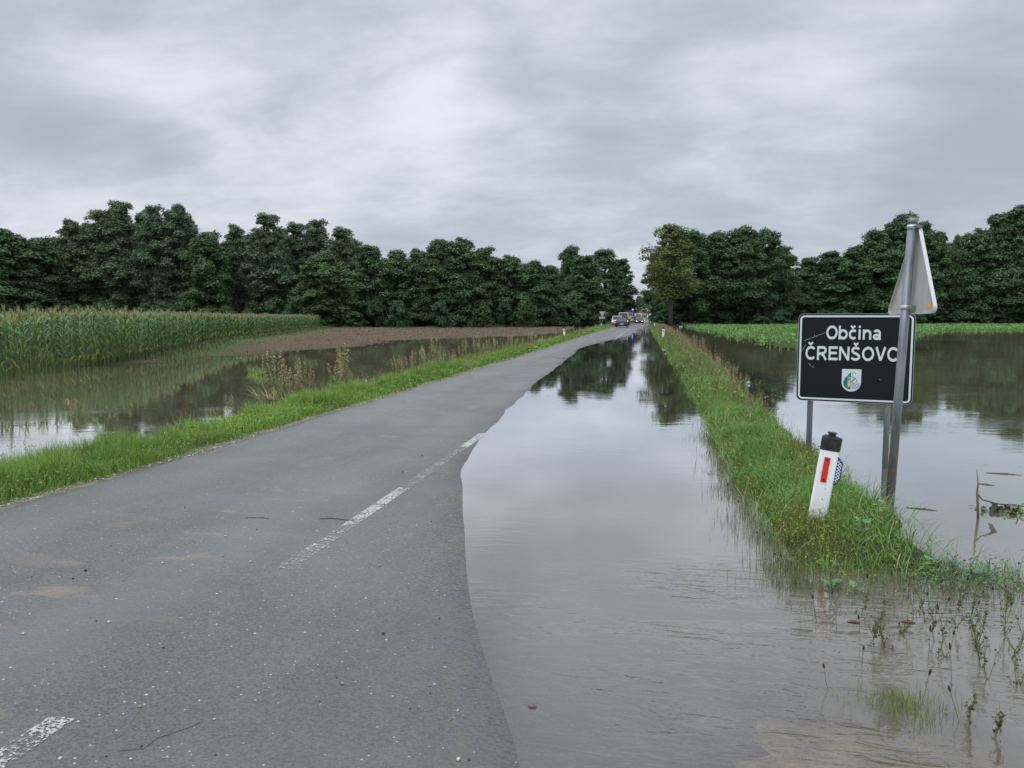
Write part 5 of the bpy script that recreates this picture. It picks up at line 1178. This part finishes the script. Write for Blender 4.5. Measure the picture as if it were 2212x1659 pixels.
house('farmhouse', hx(1185, 485), 485, 9.2, 9, 2.9, 5.0, 'white gabled farmhouse with brown roof, straight beyond the end of the road')
house('barn', hx(1270, 462), 462, 3.3, 8, 2.0, 3.6, 'small building with brown roof right of the white farmhouse', 0, 1)
LB = empty('long_barn', (hx(1255, 440), 440, gz(hx(1255, 440), 440))); tag(LB, 'long low building with a brown tiled roof in front of the white farmhouse', 'barn')
MB().box((0, 3, .8), (7.6, 5, 2.2)).build('wall', wallm, LB)
rb = MB().prism([(-.4, 1.85), (6.4, 1.85), (3, 3.15)], -4, 4); rb.v = [(b, a, c) for a, b, c in rb.v]; rb.build('roof', roofm, LB)
for i in range(3): MB().box((-2.4 + i * 2.4, .46, 1.1), (.9, .06, .8)).build('window', gl2, LB)
up_ = empty('utility_pole', (hx(1432, 300), 300, gz(hx(1432, 300), 300))); tag(up_, 'grey utility pole right of the distant farmhouse', 'utility pole'); MB().tube([(0, 0, -.3), (0, 0, 4.4)], [.14, .09], 8).build('pole', M['steel'], up_); MB().box((0, 0, 4.1), (1.0, .1, .1)).build('crossarm', M['steel'], up_)

# ------------------------------------------------------------------ small things near the camera
# pebbles and grit clods on the road
def pebble(seed, m):
    return MB().blob((0, 0, 0), (1, .8, .6), seed, 7, 5, .12).build('pebble', m, None, True)
pm = [mat('pale_pebble', (.50, .47, .40), .6), mat('tan_pebble', (.34, .26, .16), .6), mat('dark_pebble', (.035, .033, .032), .6)]
pp = [pebble(i, pm[i]) for i in range(3)]; usedp = set()
plist = [(740, 1478, .011, 1), (828, 1370, .013, 2), (990, 1642, .012, 0), (820, 1223, .013, 1), (1040, 1240, .008, 2), (302, 1528, .010, 1), (487, 1159, .012, 0), (235, 1345, .012, 0), (50, 1370, .011, 0), (351, 1217, .011, 0), (541, 1214, .011, 0), (482, 1202, .010, 1), (185, 1233, .012, 2), (158, 1250, .009, 2), (130, 1640, .010, 0), (830, 1090, .010, 2), (870, 1020, .010, 2), (912, 985, .012, 2), (1075, 905, .022, 2), (1087, 899, .012, 2)]
def road_pt(px, py):
    z = .03
    for _ in range(4): x, y = gp(px, py, z); z = float(rzf(np.array([x]), np.array([y]))[0])
    return x, y, z
rs = random.Random(4)
for _ in range(110):
    if rs.random() < .6: px, py = rs.uniform(20, 1040), rs.uniform(980, 1650)
    else: px, py = rs.uniform(480, 1120), rs.uniform(860, 1150)
    plist.append((px, py, rs.uniform(.004, .008), rs.choice([0, 0, 1, 2, 2])))
npb = 0
for px, py, s, j in plist:
    x, y, z = road_pt(px, py)
    if x < XL + .1 or z < .002 or y > 30: continue
    o = pp[j] if j not in usedp else copy_tree(pp[j]); usedp.add(j)
    o.location = (x, y, z + s * .35); s *= .8; o.scale = (s, s, s); o.rotation_euler = (0, 0, rs.uniform(0, 6))
    tag(o, ['pale pebble lying loose on the wet asphalt', 'tan pebble lying loose on the wet asphalt', 'dark crumb of stone lying loose on the wet asphalt'][j], 'pebble', ['pale pebbles on the road', 'tan pebbles on the road', 'dark pebbles on the road'][j])
for px, py, s, lb in [(1150, 1527, .022, 'brown stone lying in the shallow flooded lane near the picture bottom')]:
    x, y = gp(px, py); o = MB().blob((0, 0, 0), (1.3, .8, .7), 9, 10, 7, .1).build('stone', mat('wet_brown_stone', (.13, .085, .06), .3), None, True); s *= .65; o.location = (x, y, .002); o.scale = (s, s, s); tag(o, lb, 'stone')
brn = mat('twig_brown', (.06, .045, .03), .8); strw = mat('straw', (.30, .24, .12), .7)
for pts_, r, m, lb in [([(690, 1121), (720, 1120), (755, 1125), (775, 1127)], .0028, brn, 'thin dark twig lying across the start of the white dash'), ([(530, 1119), (560, 1119), (580, 1120)], .0022, brn, 'short dark twig on the road left of the white dash'),
                       ([(255, 1622), (310, 1618), (340, 1595), (400, 1575), (430, 1562)], .0014, mat('wet_stalk', (.10, .10, .06), .6), 'long bent plant stalk lying on the near asphalt'), ([(968, 1560), (982, 1546)], .0015, strw, 'short pale straw on the asphalt near the water edge')]:
    P = [Vector(road_pt(a, b)) + Vector((0, 0, r)) for a, b in pts_]; mb = MB().tube(P, r, 5)
    mid_ = P[len(P) // 2]; mb.tube([mid_, mid_ + Vector((.03, .03, .004))], r * .6, 4); o = mb.build('twig', m); tag(o, lb, 'twig')
# floating debris on the right
def floater(name, px, py, label, cat): 
    x, y = gp(px, py); S = empty(name, (x, y, 0)); tag(S, label, cat); return S
D_ = floater('broken_branch', 2112, 1120, 'broken plant stem with a folded leaf standing out of the right floodwater', 'branch')
up3 = lambda px, py, D: at(px, py, D)
x0, y0 = gp(2112, 1118); dpt = Vector((x0, y0, 0)).dot(Fh)
def lp(px, py, dd=0): return at(px, py, (Vector((x0, y0, 0)) - Vector((0, 0, EYE))).dot(Vector((-math.sin(YAW) * math.cos(PITCH), math.cos(YAW) * math.cos(PITCH), -math.sin(PITCH)))) + dd) - Vector((x0, y0, 0))
MB().tube([lp(2113, 1124), lp(2112, 1080), lp(2111, 1060), lp(2113, 1045), lp(2110, 1012)], [.010, .010, .008, .006, .003], 6).build('stem', mat('rotting_stem', (.13, .12, .05), .7), D_, True)
MB().tube([lp(2112, 1065), lp(2122, 1078), lp(2138, 1082), lp(2150, 1087)], [.006, .005, .006, .012], 6).build('side_stem', mat('dark_stem', (.06, .06, .035), .7), D_, True)
L0 = [lp(2146, 1084), lp(2158, 1086), lp(2146, 1104), lp(2136, 1108)]; mb = MB().add([p for p in L0] + [p + Vector((0, .01, 0)) for p in L0], [(0, 1, 2, 3), (7, 6, 5, 4), (0, 4, 5, 1), (1, 5, 6, 2), (2, 6, 7, 3), (3, 7, 4, 0)]); mb.build('folded_leaf', mat('wet_dark_leaf', (.05, .07, .03), .5), D_)
mb = MB()
for i in range(26):
    a = rs.uniform(0, 6.28); r_ = rs.uniform(0, .10); z = rs.uniform(-.01, .03); mb.blob((r_ * math.cos(a) * 1.2, r_ * math.sin(a) * .7, z), (.022, .018, .014), i, 6, 4, .3)
x, y = gp(2159, 1104); o = mb.build('debris_clump', m_mottle('rotten_plants', (.018, .010, .012), (.07, .035, .03), 30, .8)); o.location = (x, y, .005); tag(o, 'dark brown clump of rotten plants floating on the right water', 'debris')
tb = Bag(); n = 150; C = rng.normal(size=(n, 3)) * [.13, .07, .018]; C[:, 2] = np.abs(C[:, 2]) + .004
tb.quads(C, rng.normal(size=(n, 3)) * .5 + [0, 0, 1], rng.uniform(.010, .028, n), tints(n, (.14, .22, .08), .4, (.10, .07, .04), .25), .6)
tb.add(*blades(np.zeros((10, 3)), rng.uniform(.08, .2, 10), .012, rng.uniform(0, 6.28, 10), .2, 2.6, 6, tints(10, (.12, .17, .06), .2)))
x, y = gp(2200, 1108); o = tb.build('floating_weed', M['weed']); o.location = (x, y, .0); tag(o, 'green leafy weed clump floating at the right picture edge', 'floating weed')
for i, (px, py, L_, lb) in enumerate([(2168, 1024, .30, 'long dark stalk floating flat behind the broken stem'), (2130, 1047, .12, 'short dark stalk floating just right of the broken stem'), (2190, 1092, .20, 'thin stalk floating above the brown clump'), (1990, 1100, .22, 'bent grass stalks floating beside the base of the leaning pole')]):
    x, y = gp(px, py); mb = MB().tube([(-L_ / 2, .03, .002), (0, .0, .006), (L_ / 2, -.04, .001)], [.003, .005, .002], 5).tube([(0, 0, .004), (L_ * .2, .04, .003)], .002, 4); o = mb.build('floating_stalk', brn); o.location = (x, y, 0); tag(o, lb, 'floating stalk')
# plastic cup by the dock on the far side of the verge
x, y = gp(1616, 829); C_ = empty('plastic_cup', (x, y, .03)); C_.scale = (.5, .5, .5); C_.rotation_euler = (0, R_(80), .4); tag(C_, 'crumpled pale plastic cup floating beside the weeds right of the verge', 'cup')
MB().lathe([(.05, -.07), (.052, -.07), (.062, .0), (.072, .07), (.068, .07), (.058, .0), (.047, -.062)], 14).build('cup_wall', mat('pale_plastic', (.42, .50, .53), .3), C_, True)
MB().lathe([(.074, .066), (.077, .07), (.074, .075), (.070, .07)], 14).build('rim', mat('green_plastic', (.10, .40, .32), .3), C_)

# chicory with blue flowers, plantain heads, broad leaves
def chicory(seed, H, flowers):
    S = empty('chicory_plant'); r = random.Random(seed); mb = MB(); bb = Bag(); fb = MB()
    P = [Vector((0, 0, -.1))]
    for i in range(5): P.append(P[-1] + Vector((r.uniform(-.02, .02), r.uniform(-.02, .02), (H + .1) / 5)))
    mb.tube(P, [.004, .0035, .003, .0026, .002, .001], 5); tips = [P[-1]]
    for i in range(7):
        k = r.randint(1, 4); p0 = P[k].lerp(P[k + 1], r.random()); a = r.uniform(0, 6.28); L_ = H * r.uniform(.25, .5); p1 = p0 + Vector((math.cos(a) * L_ * .35, math.sin(a) * L_ * .35, L_ * .6)); p2 = p1 + Vector((math.cos(a) * L_ * .15, math.sin(a) * L_ * .15, L_ * .4))
        mb.tube([p0, p1, p2], [.002, .0016, .0008], 4); tips += [p1, p2, p0]
    mb.build('stem', mat('chicory_stem', (.11, .13, .055), .7), S)
    C = np.array([list(t) for t in tips for _ in range(5)]) + rng.normal(size=(len(tips) * 5, 3)) * .006
    bb.quads(C, rng.normal(size=C.shape), rng.uniform(.003, .008, len(C)), tints(len(C), (.12, .12, .05), .35, (.09, .04, .03), .4), .7); bb.build('buds', M['weed'], S)
    for i in range(flowers):
        c = tips[(i * 2) % len(tips)]
        for q in range(10):
            a = q * .628; c2 = c + Vector((math.cos(a) * .008, math.sin(a) * .008, .003)); fb.add([c, c2 + Vector((-math.sin(a) * .003, math.cos(a) * .003, 0)), c + Vector((math.cos(a) * .014, math.sin(a) * .014, .006)), c2 - Vector((-math.sin(a) * .003, math.cos(a) * .003, 0))], [(0, 1, 2, 3)])
    if flowers: fb.build('flower', mat('chicory_blue', (.08, .10, .55), .6), S)
    return S
for i, (px, py, H_, fl2, lb) in enumerate([(2140, 1470, .26, 1, 'tall green chicory with one blue flower in the water at the right edge'), (2085, 1330, .20, 0, 'branching brown chicory stem in water right of the pole reflection'), (1925, 1400, .17, 0, 'brown branching weed with a slug on it in front of the verge tip'),
                                       (1880, 1395, .13, 0, 'low leaning brown weed left of the pole reflection'), (2190, 1300, .22, 0, 'branching brown chicory stem at the right picture edge'), (2060, 1290, .18, 1, 'chicory with a blue flower just off the verge tip'), (1810, 1268, .14, 1, 'small chicory with a blue flower at the near left end of the verge'), (2010, 1385, .15, 0, 'thin brown branching stem between the pole reflection and the tall chicory')] + [(a, b, c, 0, 'thin brown branching weed stem half sunk in the water off the verge tip') for a, b, c in ((1905, 1345, .12), (1950, 1370, .14), (1990, 1340, .16), (2030, 1420, .13), (2100, 1390, .18), (2120, 1440, .15), (2070, 1360, .14), (2160, 1370, .20), (2185, 1420, .17), (1850, 1320, .10), (2200, 1480, .16), (2100, 1560, .10), (2150, 1600, .09), (1970, 1290, .13), (2040, 1270, .14))]):
    x, y = gp(px, py); o = chicory(i + 3, H_, fl2); o.location = (x, y, 0); o.rotation_euler = (rs.uniform(-.15, .15), rs.uniform(-.25, .25), i); tag(o, lb, 'chicory plant', 'weeds standing in the floodwater off the verge tip')
def plantain():
    S = empty('plantain_stalk'); MB().tube([(0, 0, -.05), (.004, 0, .08), (.002, .004, .16)], [.0016, .0014, .0012], 4).build('stem', mat('plantain_stem', (.10, .11, .05), .7), S)
    MB().lathe([(.001, .155), (.0045, .160), (.005, .172), (.0035, .182), (.001, .186)], 7, (.002, .004, 0)).build('seed_head', mat('plantain_head', (.035, .018, .014), .8), S); return S
pl0 = plantain(); first = True
for px, py in [(1862, 1440), (1858, 1385), (1790, 1330), (1795, 1300), (1745, 1260), (1765, 1345), (2005, 1330), (2030, 1340), (2040, 1380), (2050, 1420), (2005, 1425), (1975, 1300), (2020, 1300), (2080, 1290), (2100, 1340), (2120, 1300), (2150, 1320), (2170, 1350), (1890, 1300), (1940, 1290), (1655, 1200), (1680, 1225), (1640, 1185), (1600, 1120), (1570, 1080), (1555, 1050), (1540, 1000), (1530, 960), (1700, 1250), (1720, 1270), (2055, 1480), (2075, 1560), (1985, 1530), (1790, 1490)]:
    o = pl0 if first else copy_tree(pl0); first = False; x, y = gp(px, py); s = rs.uniform(.6, 1.05); o.location = (x, y, -.01); o.scale = (1, 1, s); o.rotation_euler = (rs.uniform(-.3, .3), rs.uniform(-.3, .3), rs.uniform(0, 6)); tag(o, 'thin plantain stalk with a dark brown head rising from water round the right verge', 'plantain', 'plantain stalks in the water round the right verge')
# broad-leaved weeds in the verge
def broad(seed, n, H, sz, c):
    S = empty('broadleaf_weed'); r = random.Random(seed); lm = MB(); st = MB()
    st.tube([(0, 0, -.03), (.01, 0, H * .5), (0, .01, H)], [.004, .003, .002], 5)
    for i in range(n):
        z = H * (.25 + .75 * i / n); a = i * 2.4; L_ = sz * r.uniform(.7, 1.1); dx, dy = math.cos(a), math.sin(a); px_, py_ = -dy, dx; p0 = Vector((0, 0, z)); dr = r.uniform(-.1, .45)
        prof = [(0, .05), (.18, .42), (.42, .5), (.72, .28), (1, 0)]; vs = []
        for t, w_ in prof: vs += [p0 + Vector((dx * (L_ * t + .01) + px_ * w_ * L_ * s_, dy * (L_ * t + .01) + py_ * w_ * L_ * s_, L_ * (.35 * t - dr * t * t) + (0 if s_ == 0 else -.10 * w_ * L_))) for s_ in (-1, 0, 1)]
        lm.add(vs, [(j * 3 + q, j * 3 + q + 1, j * 3 + q + 4, j * 3 + q + 3) for j in range(4) for q in range(2)])
    st.build('stem', mat('weed_stem', (.10, .16, .05), .6), S)
    m_ = m_mottle('broad_leaf', tuple(v * .8 for v in c), tuple(v * 1.3 for v in c), 30, .45, .4); lm.build('leaves', m_, S, True); return S
for i, (px, py, n, H_, sz, c, lb) in enumerate([(1895, 1140, 9, .20, .055, (.14, .27, .04), 'bright green broadleaf weed beside the foot of the leaning pole'), (1860, 1175, 7, .14, .06, (.07, .17, .04), 'darker broadleaf weed below the bright green one in the near verge'), (1800, 1268, 5, .08, .06, (.07, .16, .045), 'broad-leaved weed at the waterline, nearest left end of the verge'), (1850, 1275, 4, .07, .055, (.08, .17, .05), 'broad-leaved weed at the waterline right of the nearest one'),
                                            (2060, 1240, 9, .12, .055, (.06, .15, .05), 'dark round-leaved weed on the outer right tip of the verge'), (2125, 1250, 8, .09, .05, (.07, .16, .05), 'round-leaved weed at the far right end of the verge tip'), (2010, 1235, 8, .13, .04, (.08, .16, .05), 'leafy weed between the pole and the right tip of the verge'), (1700, 1130, 6, .10, .04, (.10, .20, .05), 'small leafy weed left of the leaning marker post')]):
    x, y = gp(px, py, .02); o = broad(i, n, H_, sz, c); o.location = (x, y, max(0, gz(x, y))); o.rotation_euler = (rs.uniform(-.15, .15), rs.uniform(-.15, .15), i * 1.1); tag(o, lb, 'weed')
tb = Bag(); n = 1500; y = rng.uniform(5.0, 12, n); l = np.interp(y, RL[:, 0], RL[:, 1]); r = np.interp(y, RR[:, 0], RR[:, 1]); x = rng.uniform(l, r); m_ = np.hypot((x - 1.22) / .3, (y - 5.5) / .6) > 1; x, y = x[m_], y[m_]; n = len(x)
tb.add(*blades(np.stack([x, y, np.maximum(ground_z(x, y), -.02)], -1), rng.uniform(.22, .42, n), .0045 + y * .0003, rng.uniform(0, 6.28, n), rng.uniform(.1, .7, n), rng.uniform(.8, 2.4, n), 6, tints(n, (.17, .27, .07), .35, (.30, .20, .10), .12)))
n = 900; y = rng.uniform(5.0, 10, n); l = np.interp(y, RL[:, 0], RL[:, 1]); x = l + np.abs(rng.normal(0, .35, n)); z = rng.uniform(.06, .26, n)
tb.quads(np.stack([x, y, z], -1), rng.normal(size=(n, 3)), rng.uniform(.003, .007, n), tints(n, (.55, .45, .04), .3, (.24, .10, .06), .5), .8)
o = tb.build('tall_grass', M['weed']); tag(o, kind='stuff')
# long arching grasses leaning out over the water right of the verge
tb = Bag(); n = 90; x = rng.uniform(1.75, 2.15, n); y = rng.uniform(4.9, 7.3, n)
tb.add(*blades(np.stack([x, y, np.maximum(ground_z(x, y), -.03)], -1), rng.uniform(.25, .48, n), .007, rng.normal(-.1, .9, n), rng.uniform(.3, .8, n), rng.uniform(1.2, 2.3, n), 7, tints(n, (.13, .24, .07), .3)))
n = 120; x = rng.uniform(1.5, 2.35, n); y = rng.uniform(4.75, 5.2, n)
tb.add(*blades(np.stack([x, y, 0 * x], -1), rng.uniform(.12, .30, n), .006, rng.uniform(0, 6.28, n), rng.uniform(.3, .9, n), rng.uniform(.8, 2.0, n), 6, tints(n, (.12, .23, .06), .3)))
n = 500; x = rng.uniform(1.6, 2.30, n); y = rng.uniform(4.65, 5.2, n)
tb.quads(np.stack([x, y, rng.uniform(.0, .10, n)], -1), rng.normal(size=(n, 3)) * .5 + [0, 0, 1], rng.uniform(.006, .018, n), tints(n, (.09, .20, .06), .3), .6)
o = tb.build('arching_grass', M['weed']); tag(o, kind='stuff')
# slugs clinging to the weeds above the water
def slug(px, py, label, rz):
    x, y = gp(px, py + 6); S_ = MB(); L_ = [(-.032, .003), (-.022, .0075), (-.008, .0105), (.008, .0105), (.020, .0085), (.028, .006), (.033, .003)]
    S_.lathe([(r, h) for h, r in L_], 10, (0, 0, 0), 'x'); S_.v = [(a, b * 1.05, c * (.85 if c < 0 else 1.0) + .004 * math.sin((a + .03) * 50)) for a, b, c in S_.v]
    o = S_.build('slug', m_mottle('slug_skin', (.055, .020, .012), (.11, .036, .018), 60, .25, .6), None, True); o.location = (x, y, .026); o.rotation_euler = (0, .12, rz)
    for s_ in (-1, 1): MB().tube([(.030, s_ * .003, .004), (.038, s_ * .006, .012)], [.0012, .0009], 5).build('tentacle', mat('slug_dark', (.08, .03, .02), .4), o)
    MB().blob((.012, 0, .006), (.012, .0088, .0075), 2, 8, 6, .03).build('mantle', m_mottle('slug_mantle', (.13, .04, .018), (.2, .06, .03), 90, .3), o, True)
    tag(o, label, 'slug'); return o
slug(1843, 1350, 'reddish-brown slug clinging to the low weed left of the pole reflection', .1); slug(1962, 1350, 'orange-brown slug on the weed right of the pole reflection', R_(160))
